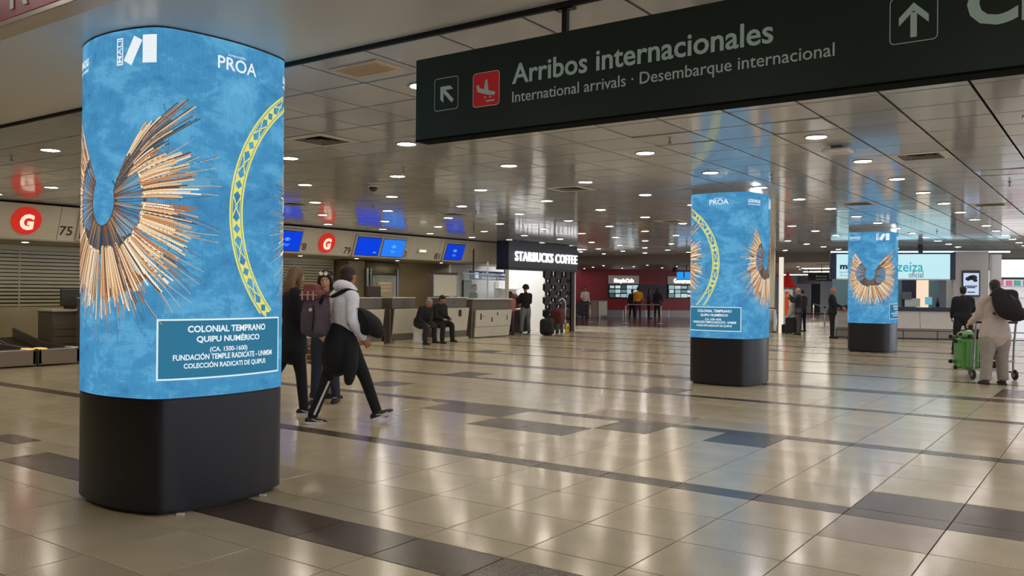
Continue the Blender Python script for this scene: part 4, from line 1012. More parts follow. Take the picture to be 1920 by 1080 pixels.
# dark cafe chairs and tables behind the corner of the coffee shop
for k, (px, py) in enumerate(((1066, 612), (1085, 606))):
    c0 = on_z(px, py, 0)
    t = empty('armchair', (c0.x-.6, c0.y+1.2, 0), .6, 'dark round-backed armchair beyond the coffee shop corner, %s' % ('the nearer one' if k == 0 else 'the farther one'), 'chair')
    mb = MB(); mb.box((0, 0, .4), (.6, .55, .14), ch=.05); mb.build('seat', M_BLK, t)
    mb = MB(); mb.prism([(.34*math.cos(a*PI/10), .55+.45*math.sin(a*PI/10)) for a in range(11)]+[(-.34, .4), (.34, .4)], (0, .26, 0), (1, 0, 0), (0, 0, 1), (0, 1, 0), .07); mb.build('backrest', M_BLK, t)
    for a in (-1, 1):
        for b in (-1, 1):
            mb = MB(); mb.box((a*.24, b*.22, .18), (.04, .04, .36)); mb.build('leg', M_BLK, t)

# ------------------------------------------------------------------ food court wall
def rw(px, py): return on_plane(px, py, RWa, RWn)
M_TVF = mat('tv_frame_black', srgb(20, 20, 24), .3)
M_SKIRT = mat('skirting_steel_panels', srgb(150, 142, 140), .3, .5, noise_amt=.06)
t = empty('wall_skirting', (0, 0, 0), 0, None, None, None, 'structure'); t.name = 'baseboard_food_wall'
L = (RWb-RWa).length; n_ = 9
for k in range(n_):
    c = RWa+RWd*(L*(k+.5)/n_)+RWn*.0; mb = MB(); mb.box((c.x, c.y, .21), (L/n_-.02, .10, .42), rz=math.atan2(RWd.y, RWd.x), ch=.004); mb.build('panel', M_SKIRT, t)
def food_sign(x0, x1, yt, ym, yb, name, label, seed):
    a, b = rw(x0, yb), rw(x1, yt); w_ = (b-a).dot(RWd); z0, z1 = a.z, b.z; zm = rw(x0, ym).z
    t = empty('food_sign', (a.x, a.y, 0), math.atan2(RWd.y, RWd.x), label, 'sign', 'lit signs on the red wall')
    mb = MB(); mb.box((w_/2, -.06, (zm+z1)/2), (w_, .12, z1-zm), ch=.01); mb.build('header_board', mat('header_grey', srgb(150, 138, 130), .4, emis=srgb(150, 138, 130), es=.3), t)
    lettering('logo_lettering', fit_text(name, w_*.66, (z1-zm)*.62, bold=.06), lit('food_logo_white', (1, 1, 1), 1.6), (w_*.17, -.122, zm+(z1-zm)*.2), (1, 0, 0), (0, 0, 1), t, .001, .03)
    mb = MB(); mb.box((w_/2, -.05, (zm+z0)/2), (w_, .10, zm-z0), ch=.01); fr = mb.build('opening_frame', M_TVF, t)
    R = random.Random(seed); f = MB(); k = 5
    cols = [srgb(150, 190, 196), srgb(206, 222, 228), srgb(60, 84, 92), srgb(180, 206, 214), srgb(110, 140, 140)]
    for i in range(k):
        for j in range(3):
            wa = w_*.96/k; ha = (zm-z0)*.9/3; mb = MB()
            mb.box((w_*.02+wa*(i+.5), -.103, z0+.03+ha*(j+.5)), (wa*R.uniform(.7, .98), .012, ha*R.uniform(.6, .95)))
            c_ = R.choice(cols); mb.build('lit_panel', lit('food_panel_%d' % cols.index(c_), c_, .9), fr)
food_sign(1140, 1197, 517, 532, 559, 'SimpleCafe', 'lit grey and white food counter sign on the red wall, the left one', 3)
food_sign(1251, 1312, 519, 533, 559, 'Gourmet', 'lit food counter sign on the red wall beside the middle column', 5)
a = rw(1197, 560); b = rw(1251, 534)
t = empty('grey_shutter', (a.x, a.y, 0), math.atan2(RWd.y, RWd.x), 'dark grey shutter panel between the two lit food signs', 'shutter'); w_ = (b-a).dot(RWd)
mb = MB(); mb.box((w_/2, -.03, (a.z+b.z)/2), (w_*.96, .06, b.z-a.z), ch=.01); mb.build('panel', mat('shutter_grey', srgb(84, 78, 80), .5), t)
for k in range(8):
    mb = MB(); mb.box((w_/2, -.062, a.z+(b.z-a.z)*(k+.5)/8), (w_*.94, .01, .05)); mb.build('slat', mat('shutter_slat', srgb(92, 86, 88), .5), t)
# blue hanging screens just left of the middle column
c0 = on_plane(1287, 517, (-17.5, 38, 0), (0, -1, 0))
t = empty('hanging_screens', c0, .5, 'bright blue departure screens hanging beside the middle column', 'screen')
for k in range(3):
    mb = MB(); mb.box((k*.36-.3, 0, 0), (.33, .06, .42), ch=.01); mb.build('casing', M_TVF, t)
    mb = MB(); mb.box((k*.36-.3, -.033, 0), (.3, .006, .36)); mb.build('display', lit('departures_blue', srgb(40, 150, 230), 1.1), t)
mb = MB(); mb.box((0, 0, .5), (.05, .05, .65)); mb.build('hanger', M_BLACK, t)
t = empty('small_dark_speaker', on_plane(1266, 506, (-17.5, 37.5, 0), (0, -1, 0)), 0, 'small dark box hanging under the low far ceiling', 'speaker')
mb = MB(); mb.box((0, 0, 0), (.2, .2, .22), ch=.02); mb.build('box', M_BLACK, t); mb = MB(); mb.box((0, 0, .2), (.03, .03, .25)); mb.build('hanger', M_BLACK, t)
# belt posts and the serving cart
M_POSTW = mat('post_pale_steel', srgb(214, 196, 184), .25, .4)
def stanchion(x, y, label, h=.92):
    t = empty('belt_post', (x, y, 0), 0, label, 'barrier post', 'retractable belt posts'); mb = MB()
    mb.lathe([(.16, 0), (.16, .012), (.05, .03), (.03, .035)], n=20); mb.build('foot', M_POSTW, t)
    mb = MB(); mb.lathe([(.032, .03), (.032, h-.06)], n=12); mb.build('post', M_POSTW, t)
    mb = MB(); mb.lathe([(.04, h-.07), (.042, h), (.03, h+.01)], n=12); mb.build('belt_head', M_BLACK, t)
    return Vector((x, y, h-.035))
def webbing(a, b, label):
    t_ = empty('barrier_belt', (a+b)/2, math.atan2((b-a).y, (b-a).x), label, 'barrier belt', 'barrier belts'); mb = MB(); mb.box((0, 0, 0), ((b-a).length-.09, .006, .05)); mb.build('webbing', mat('belt_grey_web', srgb(140, 128, 126), .6), t_)
PS = [on_z(1106, 604, 0), on_z(1173, 606, 0), on_z(1239, 607, 0), on_z(1045, 602, 0)]
q = [stanchion(p.x, p.y, l) for p, l in zip(PS, ('pale belt post in front of the white serving cart', 'pale belt post left of the food court queue', 'pale belt post right of the food court queue', 'pale belt post behind the coffee shop screen'))]
webbing(q[1], q[2], 'grey barrier belt in front of the food court queue'); webbing(q[3], q[0], 'grey barrier belt ending at the serving cart')
c0 = on_z(1117, 597, 0)
t = empty('serving_cart', (c0.x, c0.y, 0), .45, 'pale serving cart with a white door standing before the red wall', 'cart')
mb = MB(); mb.box((-.18, 0, .52), (.62, .6, .86), ch=.02); mb.build('body', mat('cart_grey', srgb(150, 132, 122), .4, .3), t)
mb = MB(); mb.box((.38, 0, .56), (.46, .6, .80), ch=.03); mb.build('door', mat('cart_white', srgb(214, 210, 200), .4), t)
mb = MB(); mb.box((.08, 0, .97), (1.1, .64, .04), ch=.01); mb.build('top', M_STEEL, t)
for a in (-.4, .1, .55):
    mb = MB(); mb.lathe([(.01, -.02), (.06, -.02), (.06, .02), (.01, .02)], (a, -.2, .06), n=12, axis='X'); mb.build('caster', M_BLACK, t)

# ------------------------------------------------------------------ far opening, corridor
M_DKDOOR = mat('dark_blue_door', srgb(40, 46, 58), .4)
def endw(px, py): return on_y(px, py, 66.9)
a = endw(1521, 587); b = endw(1538, 541)
t = empty('door_1', ((a.x+b.x)/2, 66.9, 0), 0, None, None, None, 'structure'); w_ = b.x-a.x
mb = MB(); mb.box((0, 0, 1.1), (w_, .08, 2.2), ch=.01); mb.build('leaf', M_DKDOOR, t)
for s in (-1, 1):
    mb = MB(); mb.box((s*(w_/2+.06), 0, 1.12), (.1, .12, 2.24)); mb.build('jamb', M_WHITEW, t)
t = empty('corridor_lamp', (-17.5, 58, HL-.03), 0, 'long bright ceiling lamp in the corridor beyond the opening, the farther one', 'ceiling light', 'corridor ceiling lamps')
mb = MB(); mb.box((0, 0, 0), (2.6, .7, .05)); mb.build('tray', M_WHITEP, t); mb = MB(); mb.box((0, 0, -.03), (2.5, .6, .01)); mb.build('lens', lit('corridor_light', (1, .95, .86), 26.0), t)
o = copy_tree(t); o.location = (-13.6, 50, HL-.03); o['label'] = 'long bright ceiling lamp in the corridor beyond the opening, the middle one'
o = copy_tree(t); o.location = (-11.6, 43, HL-.03); o['label'] = 'long bright ceiling lamp in the corridor beyond the opening, the nearest one'
def hang_sign(px0, py0, px1, py1, Y, lines, label):
    a, b = on_y(px0, py1, Y), on_y(px1, py0, Y); w_, h_ = b.x-a.x, b.z-a.z
    t = empty('corridor_sign', (a.x, Y, a.z), 0, label, 'sign', 'dark hanging signs in the corridor')
    mb = MB(); mb.box((w_/2, 0, h_/2), (w_, .08, h_), ch=.01); mb.build('panel', mat('sign_near_black', srgb(24, 24, 34), .3), t)
    for k, (s, xx, ww, hh) in enumerate(lines): lettering('sign_text', fit_text(s, w_*ww, h_*hh, bold=.02), M_SLET, (w_*xx, -.042, h_*(.52-.34*k)), (1, 0, 0), (0, 0, 1), t, .001)
    mb = MB(); mb.box((w_/2, 0, h_+(HL-b.z)/2), (.04, .04, HL-b.z)); mb.build('hanger', M_BLACK, t)
hang_sign(1495, 519, 1538, 532, 44, [], 'dark hanging sign in the corridor, the left lower one')
hang_sign(1515, 512, 1567, 527, 41, [('Migraciones', .3, .4, .26), ('Immigration', .3, .4, .2)], 'dark hanging sign with pale lettering next to the lit kiosk sign')
hang_sign(1530, 491, 1567, 496, 38.5, [], 'thin black hanging bar beside the lit kiosk sign')
PK = [(1525, 598), (1546, 614), (1576, 616)]
q = [stanchion(on_z(*p, 0).x, on_z(*p, 0).y, l) for p, l in zip(PK, ('belt post in the far corridor opening', 'belt post just left of the man in profile', 'belt post beside the farthest column'))]
webbing(q[0], q[1], 'barrier belt across the corridor opening')
# white stand with an orange poster beside the beige pillar
c0 = on_z(1464, 624, 0)
t = empty('white_stand', (c0.x, c0.y, 0), .35, 'tall white illuminated stand with an orange strip beside the beige pillar', 'stand')
mb = MB(); mb.box((0, 0, 1.42), (.16, .3, 2.84), ch=.01); mb.build('mast', lit('stand_white', srgb(246, 236, 220), .95), t)
mb = MB(); mb.box((.24, 0, .98), (.34, .26, 1.3), ch=.02); mb.build('cabinet', M_WHITEP, t)
mb = MB(); mb.box((.2, -.135, 1.1), (.13, .01, .9)); mb.build('orange_strip', lit('poster_orange', srgb(206, 70, 30), .8), t)
mb = MB(); mb.box((.22, 0, .16), (.4, .34, .32), ch=.02); mb.build('foot_box', M_BLACK, t)
t = empty('litter_bin', (c0.x-.42, c0.y+.1, 0), 0, 'steel cylindrical litter bin left of the white stand', 'bin')
mb = MB(); mb.lathe([(.22, 0), (.24, .03), (.24, .86), (.2, .9)], n=24); mb.build('body', M_STEEL, t); mb = MB(); mb.lathe([(.19, .9), (.17, .93), (.02, .94)], n=24); mb.build('lid', M_BLACK, t)
c1 = on_z(1472, 612, 0)
t = empty('red_parasol', (c1.x+.1, c1.y, 0), 0, 'red pointed canopy behind the white stand', 'canopy')
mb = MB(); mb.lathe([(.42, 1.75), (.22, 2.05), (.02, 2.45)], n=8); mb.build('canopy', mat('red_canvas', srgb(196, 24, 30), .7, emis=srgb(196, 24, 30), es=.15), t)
mb = MB(); mb.lathe([(.03, 0), (.03, 2.4)], n=8); mb.build('pole', M_WHITEP, t)

# ------------------------------------------------------------------ taxi kiosk
KP = Vector((-6.07, 31.14, 0)); KX = Vector((.934, .358, 0)); KY = Vector((-.358, .934, 0)); KA = math.atan2(KX.y, KX.x)
def kp(px, py, d=0.0):
    p = on_plane(px, py, KP+KY*d, KY); v = p-KP; return v.dot(KX), p.z
t = empty('taxi_kiosk', KP, KA, 'taxi kiosk with a long lit pale cyan sign and a sloped grey counter', 'kiosk')
xL, zS0 = kp(1568, 531); xR, _ = kp(1782, 527); _, zS1 = kp(1700, 487); zS1 = 2.84; zS0 = 2.02
M_KS = lit('kiosk_sign_cyan', srgb(196, 236, 244), 1.0); M_KD = mat('kiosk_dark_blue', srgb(18, 28, 62), .35)
mb = MB(); mb.box(((xL+xR)/2, .12, (zS0+zS1)/2), (xR-xL, .22, zS1-zS0), ch=.01); mb.build('sign_box', M_KS, t)
mb = MB(); mb.box(((xL+xR)/2, .12, zS1+.03), (xR-xL+.3, .26, .05)); mb.build('top_rail', M_KD, t)
mb = MB(); mb.box((xL-.1, .14, (zS0+zS1)/2), (.2, .3, zS1-zS0+.06)); mb.build('end_cheek', M_KD, t)
mb = MB(); mb.box((xR+.07, .14, (zS0+zS1)/2), (.16, .3, zS1-zS0+.06)); mb.build('end_cheek', M_KD, t)
mb = MB(); mb.box(((xL+xR)/2, .12, zS0-.025), (xR-xL, .24, .04)); mb.build('bottom_rail', M_WHITEP, t)
def kt(body, px0, pyb, px1, h_, m_, **k):
    x0, z = kp(px0, pyb); x1, _ = kp(px1, pyb); lettering('sign_text', fit_text(body, x1-x0, h_, **k), m_, (x0, .008, z), (1, 0, 0), (0, 0, 1), t, .001, .006)
M_TC = lit('sign_teal', srgb(70, 176, 190), .9); M_TG = mat('sign_grey_text', srgb(70, 90, 104), .5)
kt('Ezeiza', 1671, 509, 1731, .34, M_TC, bold=.01); kt('oficial', 1704, 520, 1731, .19, M_TG)
kt('mi', 1575, 504, 1593, .2, M_KD, bold=.05); kt('Lun a Dom', 1575, 512, 1596, .07, M_TG); kt('24 horas', 1575, 518, 1594, .055, M_TG)
# gantry light above the sign, whose glow washes the bulkhead
mb = MB(); mb.box(((xL+xR)/2+.85, .3, 2.93), (xR-xL+2.0, .08, .05)); mb.build('light_strip', lit('cool_strip', (.50, .85, 1.0), 3.0), t)
mb = MB(); mb.box((kp(1729, 480)[0], .3, 3.0), (.14, .14, .36), ch=.01); mb.build('hanger', M_BLACK, t)
# opening with back wall, counter and sloped front
mb = MB(); mb.box(((xL+xR)/2+.1, 2.2, 1.3), (xR-xL, .08, 2.6)); mb.build('back_wall', mat('kiosk_back_teal_grey', srgb(110, 136, 144), .5), t)
x0, _ = kp(1692, 540, 2.1); x1, _ = kp(1718, 540, 2.1); x2, _ = kp(1741, 540, 2.1)
mb = MB(); mb.box(((x0+x1)/2, 2.12, 1.55), (x1-x0, .05, 1.1)); mb.build('dark_opening', mat('kiosk_dark_violet', srgb(44, 36, 60), .5), t)
mb = MB(); mb.box(((x1+x2)/2, 2.12, 1.52), (x2-x1, .06, 1.25)); mb.build('lit_wall', lit('kiosk_cream_light', srgb(252, 226, 196), 1.0), t)
mb = MB(); mb.box(((x0+x1)/2+.1, 2.08, 1.2), (.5, .05, .3)); mb.build('pale_papers', M_WHITEP, t)
mb = MB(); mb.box(((x0+x1)/2-.1, 2.05, 1.45), (.34, .05, .26)); mb.build('notice', M_GREYP, t)
x0, z0 = kp(1732, 567, .5); mb = MB(); mb.box((x0+.15, .5, 1.28), (.22, .04, .26), ch=.01); mb.build('counter_screen', lit('small_screen_blue', srgb(120, 190, 220), .8), t)
xa, _ = kp(1758, 567, .5); mb = MB(); mb.lathe([(.05, 1.08), (.06, 1.2), (.03, 1.3), (.025, 1.38), (.005, 1.4)], (xa, .5, 0), n=12); mb.build('dispenser', M_BLACK, t)
xs0, xs1 = xL, xR+.35
mb = MB(); mb.box(((xs0+xs1)/2, .12, 1.0), (xs1-xs0, .6, .12), ch=.01); mb.build('counter_top', M_KD, t)
M_KF = mat('kiosk_front_grey', srgb(206, 200, 194), .35, noise_amt=.03); M_KF2 = mat('kiosk_front_mid_grey', srgb(146, 138, 138), .4)
prof = [(-.26, .36), (-.20, .55), (-.12, .94), (.3, .94), (.3, .36)]
nseg = 3
for k in range(nseg):
    a, b = xs0+(xs1-xs0)*k/nseg+.006, xs0+(xs1-xs0)*(k+1)/nseg-.006
    mb = MB(); mb.prism(prof, (a, 0, 0), (0, 1, 0), (0, 0, 1), (1, 0, 0), b-a); mb.build('front_panel', M_KF, t)
for k, (xa, xb, z0_, z1_) in enumerate(((xs0, xs1, .73, .86), )):
    mb = MB(); a = [(xa, -.165-.0, .62), (xb, -.125, .80), (xb, -.115, .86), (xa, -.15, .74)]; mb.add([(x, y-.012, z) for x, y, z in a], [(0, 1, 2, 3)]); mb.build('swoosh_band', M_KF2, t)
mb = MB(); mb.box(((xs0+xs1)/2, .04, .19), (xs1-xs0, .5, .34)); mb.build('recessed_base', mat('kiosk_base_grey', srgb(160, 154, 148), .5), t)
t = empty('floor_rail', KP-KY*.75, KA, 'low dark metal floor rail in front of the kiosk counter', 'rail')
for z in (.30, .06):
    mb = MB(); mb.box((1.0, 0, z), (6.2, .03, .028)); mb.build('bar', mat('rail_dark_metal', srgb(70, 64, 60), .4, .5), t)
for k in range(7):
    mb = MB(); mb.box((-2.1+k*1.03, 0, .16), (.03, .03, .32)); mb.build('post', mat('rail_dark_metal', (0, 0, 0)), t)
# grey pillar with an upright poster screen, right of the kiosk
x0, _ = kp(1787, 600); x1, _ = kp(1853, 600)
t = empty('pillar_grey', KP+KX*((x0+x1)/2), KA, None, None, None, 'structure')
mb = MB(); mb.box((0, .5, 1.47), (x1-x0, 1.0, 2.94), ch=.01); mb.build('cladding', mat('pillar_mid_grey', srgb(186, 182, 182), .5), t)
t = empty('poster_screen', KP+KX*((kp(1803, 530)[0]+kp(1837, 530)[0])/2)-KY*.03, KA, 'upright lit advertising screen on the grey pillar right of the kiosk', 'screen')
w_ = kp(1837, 530)[0]-kp(1803, 530)[0]; z1_ = kp(1820, 507)[1]; z0_ = kp(1820, 556)[1]
mb = MB(); mb.box((0, 0, (z0_+z1_)/2), (w_, .06, z1_-z0_), ch=.01); mb.build('casing', M_TVF, t)
mb = MB(); mb.box((0, -.033, (z0_+z1_)/2-.02), (w_-.08, .008, z1_-z0_-.14)); s_ = mb.build('display', lit('poster_pale_blue', srgb(196, 214, 240), 1.0), t)
mb = MB(); zc = z1_-.28
for dx, dz, r in ((-.09, 0, .09), (.06, .04, .12), (.12, -.05, .07), (-.02, .05, .08)):
    mb.prism([(dx+r*math.cos(a*PI/5), zc+dz+r*.75*math.sin(a*PI/5)) for a in range(10)], (0, -.038, 0), (1, 0, 0), (0, 0, 1), (0, -1, 0), .002)
mb.build('dark_picture', M_BLACK, s_)
mb = MB()
for k, (dz, w2) in enumerate(((.42, .44), (.47, .3), (.62, .28), (.8, .12))): mb.box((0, -.038, z1_-dz-.1), (w2*w_/.66, .003, .035))
mb.build('printed_lines', M_INK, s_)
# bright shop at the right edge
SX0, _ = kp(1853, 600, 2.0)
t = empty('bright_shop', KP+KY*2.0+KX*SX0, KA, 'brightly lit white shop front with pink and turquoise goods at the right edge', 'shop')
M_SHW = lit('shop_white_light', srgb(255, 250, 248), 1.25)
mb = MB(); mb.box((2.2, .0, 2.42), (4.2, .12, .62), ch=.01); mb.build('lit_header', M_SHW, t)
mb = MB(); mb.box((.16, -.2, 1.45), (.3, .3, 2.9), ch=.01); mb.build('white_post', mat('shop_post', srgb(216, 214, 212), .4), t)
mb = MB(); mb.box((2.2, -.02, 2.08), (4.2, .2, .07)); mb.build('header_edge', M_BLACK, t); mb = MB(); mb.box((2.2, -.02, 2.76), (4.2, .2, .05)); mb.build('header_top', M_BLACK, t)
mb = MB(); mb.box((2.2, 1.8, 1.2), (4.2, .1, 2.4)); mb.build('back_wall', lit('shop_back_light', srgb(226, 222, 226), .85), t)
R = random.Random(4)
for sh in range(3):
    z = 1.0+sh*.42; mb = MB(); mb.box((2.2, 1.5, z-.03), (4.0, .4, .04)); shf = mb.build('shelf', M_WHITEP, t)
    for k in range(14):
        c_ = R.choice([(214, 60, 110), (90, 180, 180), (236, 236, 240), (60, 60, 80), (226, 120, 160)]); hh = R.uniform(.15, .33); mb = MB()
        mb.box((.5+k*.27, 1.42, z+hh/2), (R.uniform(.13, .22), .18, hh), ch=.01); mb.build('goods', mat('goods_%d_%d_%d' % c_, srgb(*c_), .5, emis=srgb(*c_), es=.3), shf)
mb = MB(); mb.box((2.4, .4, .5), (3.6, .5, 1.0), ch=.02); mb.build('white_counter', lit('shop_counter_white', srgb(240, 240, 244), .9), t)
mb = MB(); mb.box((3.0, .3, 1.3), (.5, .35, .4), ch=.05); mb.build('dark_display', M_BLACK, t)
# ------------------------------------------------------------------ people
SKIN = {'light': mat('skin_light', srgb(206, 158, 132), .55, noise_amt=.03), 'mid': mat('skin_mid', srgb(176, 124, 98), .55, noise_amt=.03)}
def cloth(r, g_, b, nm=None): return mat(nm or 'cloth_%d_%d_%d' % (r, g_, b), srgb(r, g_, b), .85, noise_amt=.10, noise_scale=12, bump=.25)
M_SHOE = mat('shoe_black', srgb(26, 25, 26), .5); M_SOLE = mat('shoe_sole_white', srgb(214, 210, 204), .5); M_SOLED = mat('shoe_sole_dark', srgb(38, 34, 32), .6)
M_EYEW = mat('eye_white', srgb(220, 215, 208), .3); M_IRIS = mat('iris_brown', srgb(50, 32, 24), .2); M_LIP = mat('lip', srgb(150, 84, 78), .5)
def rotx(v, a): c, s = math.cos(a), math.sin(a); return Vector((v.x, v.y*c-v.z*s, v.z*c+v.y*s))
def person(loc, heading, height, label, top, pants, hair, hairstyle='short', skin='light', shoe=None, sole=None, lean=0, twist=0,
           armL=(5, 8, 15, 0), armR=(5, 8, 15, 0), legL=(0, 0, 2), legR=(0, 0, 2), head=(0, 0, 0), sit=False, near=False,
           coat_len=.0, bulk=1.0, hood=False, wide_pants=1.0, face=True, group=None, vox=None, skirt=None, lift_toeL=0, lift_toeR=0, jacket_name='jacket', hip_w=1.0):
    """arm = (forward swing, outward, elbow bend, inward turn of the forearm); leg = (forward, knee bend, outward); angles in degrees"""
    k = height/1.75; D = math.radians
    root = empty('person', (loc[0], loc[1], 0), D(heading), label, 'person', group)
    hipz = .93
    up = lambda v: (Matrix.Rotation(D(twist), 3, 'Z') @ rotx(Vector(v)-Vector((0, 0, .93)), -D(lean)))+Vector((0, 0, .93))
    ud = lambda v: Matrix.Rotation(D(twist), 3, 'Z') @ rotx(Vector(v), -D(lean))
    J = {}
    J['pel'] = Vector((0, 0, .95)); J['wai'] = up((0, .01, 1.10)); J['che'] = up((0, .0, 1.28)); J['upc'] = up((0, -.01, 1.40)); J['nb'] = up((0, -.015, 1.47)); J['nt'] = up((0, .01, 1.545))
    hc = up((0, .03, 1.635)); sgn = {'L': -1, 'R': 1}
    for s_, A, Lg in (('L', armL, legL), ('R', armR, legR)):
        q = sgn[s_]; sh = up((q*.175, -.01, 1.415)); J['sh'+s_] = sh
        f, o, e, inn = A
        def dirv(fa, ou): return ud((q*math.sin(D(ou)), math.sin(D(fa))*math.cos(D(ou)), -math.cos(D(fa))*math.cos(D(ou))))
        d1 = dirv(f, o); el = sh+d1*.285; d2 = dirv(f+e, o-inn); wr = el+d2*.25
        J['el'+s_], J['wr'+s_], J['hd'+s_] = el, wr, d2
        hp = Vector((q*.092*hip_w, 0, .93)); f, b, o = Lg
        def legd(fa, ou): return Vector((q*math.sin(D(ou)), math.sin(D(fa)), -math.cos(D(fa)))).normalized()
        kn = hp+legd(f, o)*.43; an = kn+legd(f-b, o)*.42; J['hp'+s_], J['kn'+s_], J['an'+s_] = hp, kn, an; J['sd'+s_] = legd(f-b, o)
    zmin = min(J['anL'].z, J['anR'].z); dz = .085-zmin
    for a in J:
        if a[:2] not in ('hd', 'sd'): J[a] = (J[a]+Vector((0, 0, dz)))*k
    hc = (hc+Vector((0, 0, dz)))*k
    vx = vox or (.013 if near else .024); nseg = 16 if near else 10
    sk = SKIN[skin]
    # body: one continuous skin figure
    b = MB()
    b.tube([J['pel']-Vector((0, 0, .04)), J['wai'], J['che'], J['upc'], J['nb']], [(.11*k, .085*k), (.11*k, .08*k), (.14*k, .095*k), (.13*k, .085*k), (.06*k, .06*k)], n=nseg)
    b.tube([J['upc'], J['nb'], J['nt'], hc-Vector((0, 0, .03*k))], [.07*k, .058*k, .052*k, .05*k], n=nseg)
    for s_ in 'LR':
        q = sgn[s_]
        b.tube([J['upc']+(J['sh'+s_]-J['upc'])*.5, J['sh'+s_], J['el'+s_], J['wr'+s_]], [.05*k, .046*k, .034*k, .023*k], n=nseg)
        b.tube([J['hp'+s_], J['kn'+s_], J['an'+s_]], [(.066*k, .068*k), .040*k, .030*k], n=nseg)
        b.tube([J['an'+s_], J['an'+s_]+Vector((0, .04*k, -.045*k)), J['an'+s_]+Vector((q*.01, .12*k, -.06*k))], [.034*k, .035*k, .03*k], n=8)
    hy, hp_, ht = head; HR = Matrix.Rotation(D(hy), 3, 'Z') @ Matrix.Rotation(-D(hp_), 3, 'X') @ Matrix.Rotation(D(ht), 3, 'Y')
    H = lambda x, y, z: hc+HR @ Vector((x*k, y*k, z*k))
    def hball(mb_, c, r, n=14, m=10):
        t_ = MB(); t_.ball((0, 0, 0), r, n, m); mb_.add([H(c[0]+v[0], c[1]+v[1], c[2]+v[2]) for v in t_.v], t_.f, True)
    hball(b, (0, -.005, .03), (.075, .092, .09)); hball(b, (0, .025, -.035), (.056, .062, .075)); hball(b, (0, .06, -.09), (.026, .024, .022))
    hball(b, (0, .098, -.02), (.012, .018, .018)); hball(b, (0, .088, .0), (.010, .016, .028))
    for q in (-1, 1): hball(b, (q*.076, -.005, -.005), (.012, .02, .032), 8, 6); hball(b, (q*.035, .066, -.03), (.022, .02, .022), 8, 6)
    body = remesh(b, 'body', sk, root, vx, 2 if near else 1)
    # hands: palm, four unequal bent fingers and a thumb off the side of the palm, closed into the wrist
    hm = MB()
    for s_ in 'LR':
        q = sgn[s_]; d = J['hd'+s_].normalized(); w_ = J['wr'+s_]; side = Vector((0, 1, 0))
        side = (side-d*side.dot(d)); side = side.normalized() if side.length > .2 else Vector((1, 0, 0)); pn = d.cross(side)*q     # palm faces the body
        if pn.dot(Vector((-q, 0, 0))) < 0: pn = -pn
        ns = 8 if near else 5; sb = 3 if near else 1
        hm.tube([w_-d*.01*k, w_+d*.035*k, w_+d*.085*k], [(.022*k, .018*k), (.036*k, .014*k), (.038*k, .012*k)], n=max(8, ns), sub=sb, up=pn)
        for i, (off, ln) in enumerate(((.028, .072), (.010, .082), (-.009, .076), (-.027, .060))):
            p0 = w_+d*.078*k+side*off*k; p1 = p0+(d+pn*.25)*ln*.42*k; p2 = p1+(d*.75+pn*.75)*ln*.33*k; p3 = p2+(d*.35+pn*.95)*ln*.25*k
            hm.tube([p0, p1, p2, p3], [.0090*k, .0085*k, .0078*k, .0068*k], n=ns, sub=sb, up=side)
        t0 = w_+d*.022*k+side*.028*k; t1 = t0+(d*.6+side*.7+pn*.2)*.034*k; t2 = t1+(d*.9+side*.25+pn*.4)*.03*k
        hm.tube([t0, t1, t2], [.012*k, .010*k, .0085*k], n=ns, sub=sb, up=pn)
    me = body.data; bmh = bmesh.new(); bmh.from_mesh(me); hme = hm.mesh('h'); bmh.from_mesh(hme); bmh.to_mesh(me); bmh.free(); bpy.data.meshes.remove(hme)
    for p in me.polygons: p.use_smooth = True
    # trousers
    p_ = MB(); w_ = wide_pants
    p_.tube([J['pel']+Vector((0, 0, .09*k)), J['pel']+Vector((0, 0, 0)), J['pel']-Vector((0, 0, .09*k))], [(.155*k*hip_w, .11*k), (.172*k*hip_w, .125*k), (.14*k*hip_w, .11*k)], n=nseg+4)
    for s_ in 'LR':
        hem = J['an'+s_]+J['sd'+s_]*(.015*k)
        p_.tube([J['hp'+s_]+Vector((0, 0, .03*k)), J['hp'+s_].lerp(J['kn'+s_], .45), J['kn'+s_], J['kn'+s_].lerp(J['an'+s_], .55), hem], [(.102*k, .112*k), (.090*k*w_, .097*k*w_), (.066*k*w_, .070*k*w_), (.058*k*w_, .062*k*w_), (.054*k*w_, .056*k*w_)], n=nseg+2, round_end=False)
    remesh(p_, 'trousers', pants, root, vx*1.15, 2)
    # jacket / top
    j = MB(); bk = bulk
    bz = J['pel']+Vector((0, 0, (.02-coat_len)*k)); bz2 = J['pel'].lerp(J['wai'], .35)
    sw = .0 if coat_len < .1 else .02
    if sit: bz = bz2
    j.tube([bz, bz2, J['wai'], J['che'], J['upc'], J['nb']+Vector((0, 0, .0))], [((.178+sw)*k*bk*hip_w, (.135+sw)*k*bk), (.168*k*bk*hip_w, .13*k*bk), (.155*k*bk, .12*k*bk), (.18*k*bk, .13*k*bk), (.165*k*bk, .11*k*bk), (.075*k, .075*k)], n=nseg+6)
    for s_ in 'LR':
        j.tube([J['upc']+(J['sh'+s_]-J['upc'])*.45, J['sh'+s_], J['sh'+s_].lerp(J['el'+s_], .5), J['el'+s_], J['el'+s_].lerp(J['wr'+s_], .5), J['wr'+s_]+J['hd'+s_]*.005],
               [.075*k*bk, .074*k*bk, .062*k*bk, .054*k*bk, .048*k*bk, .038*k*bk], n=nseg, round_end=False)
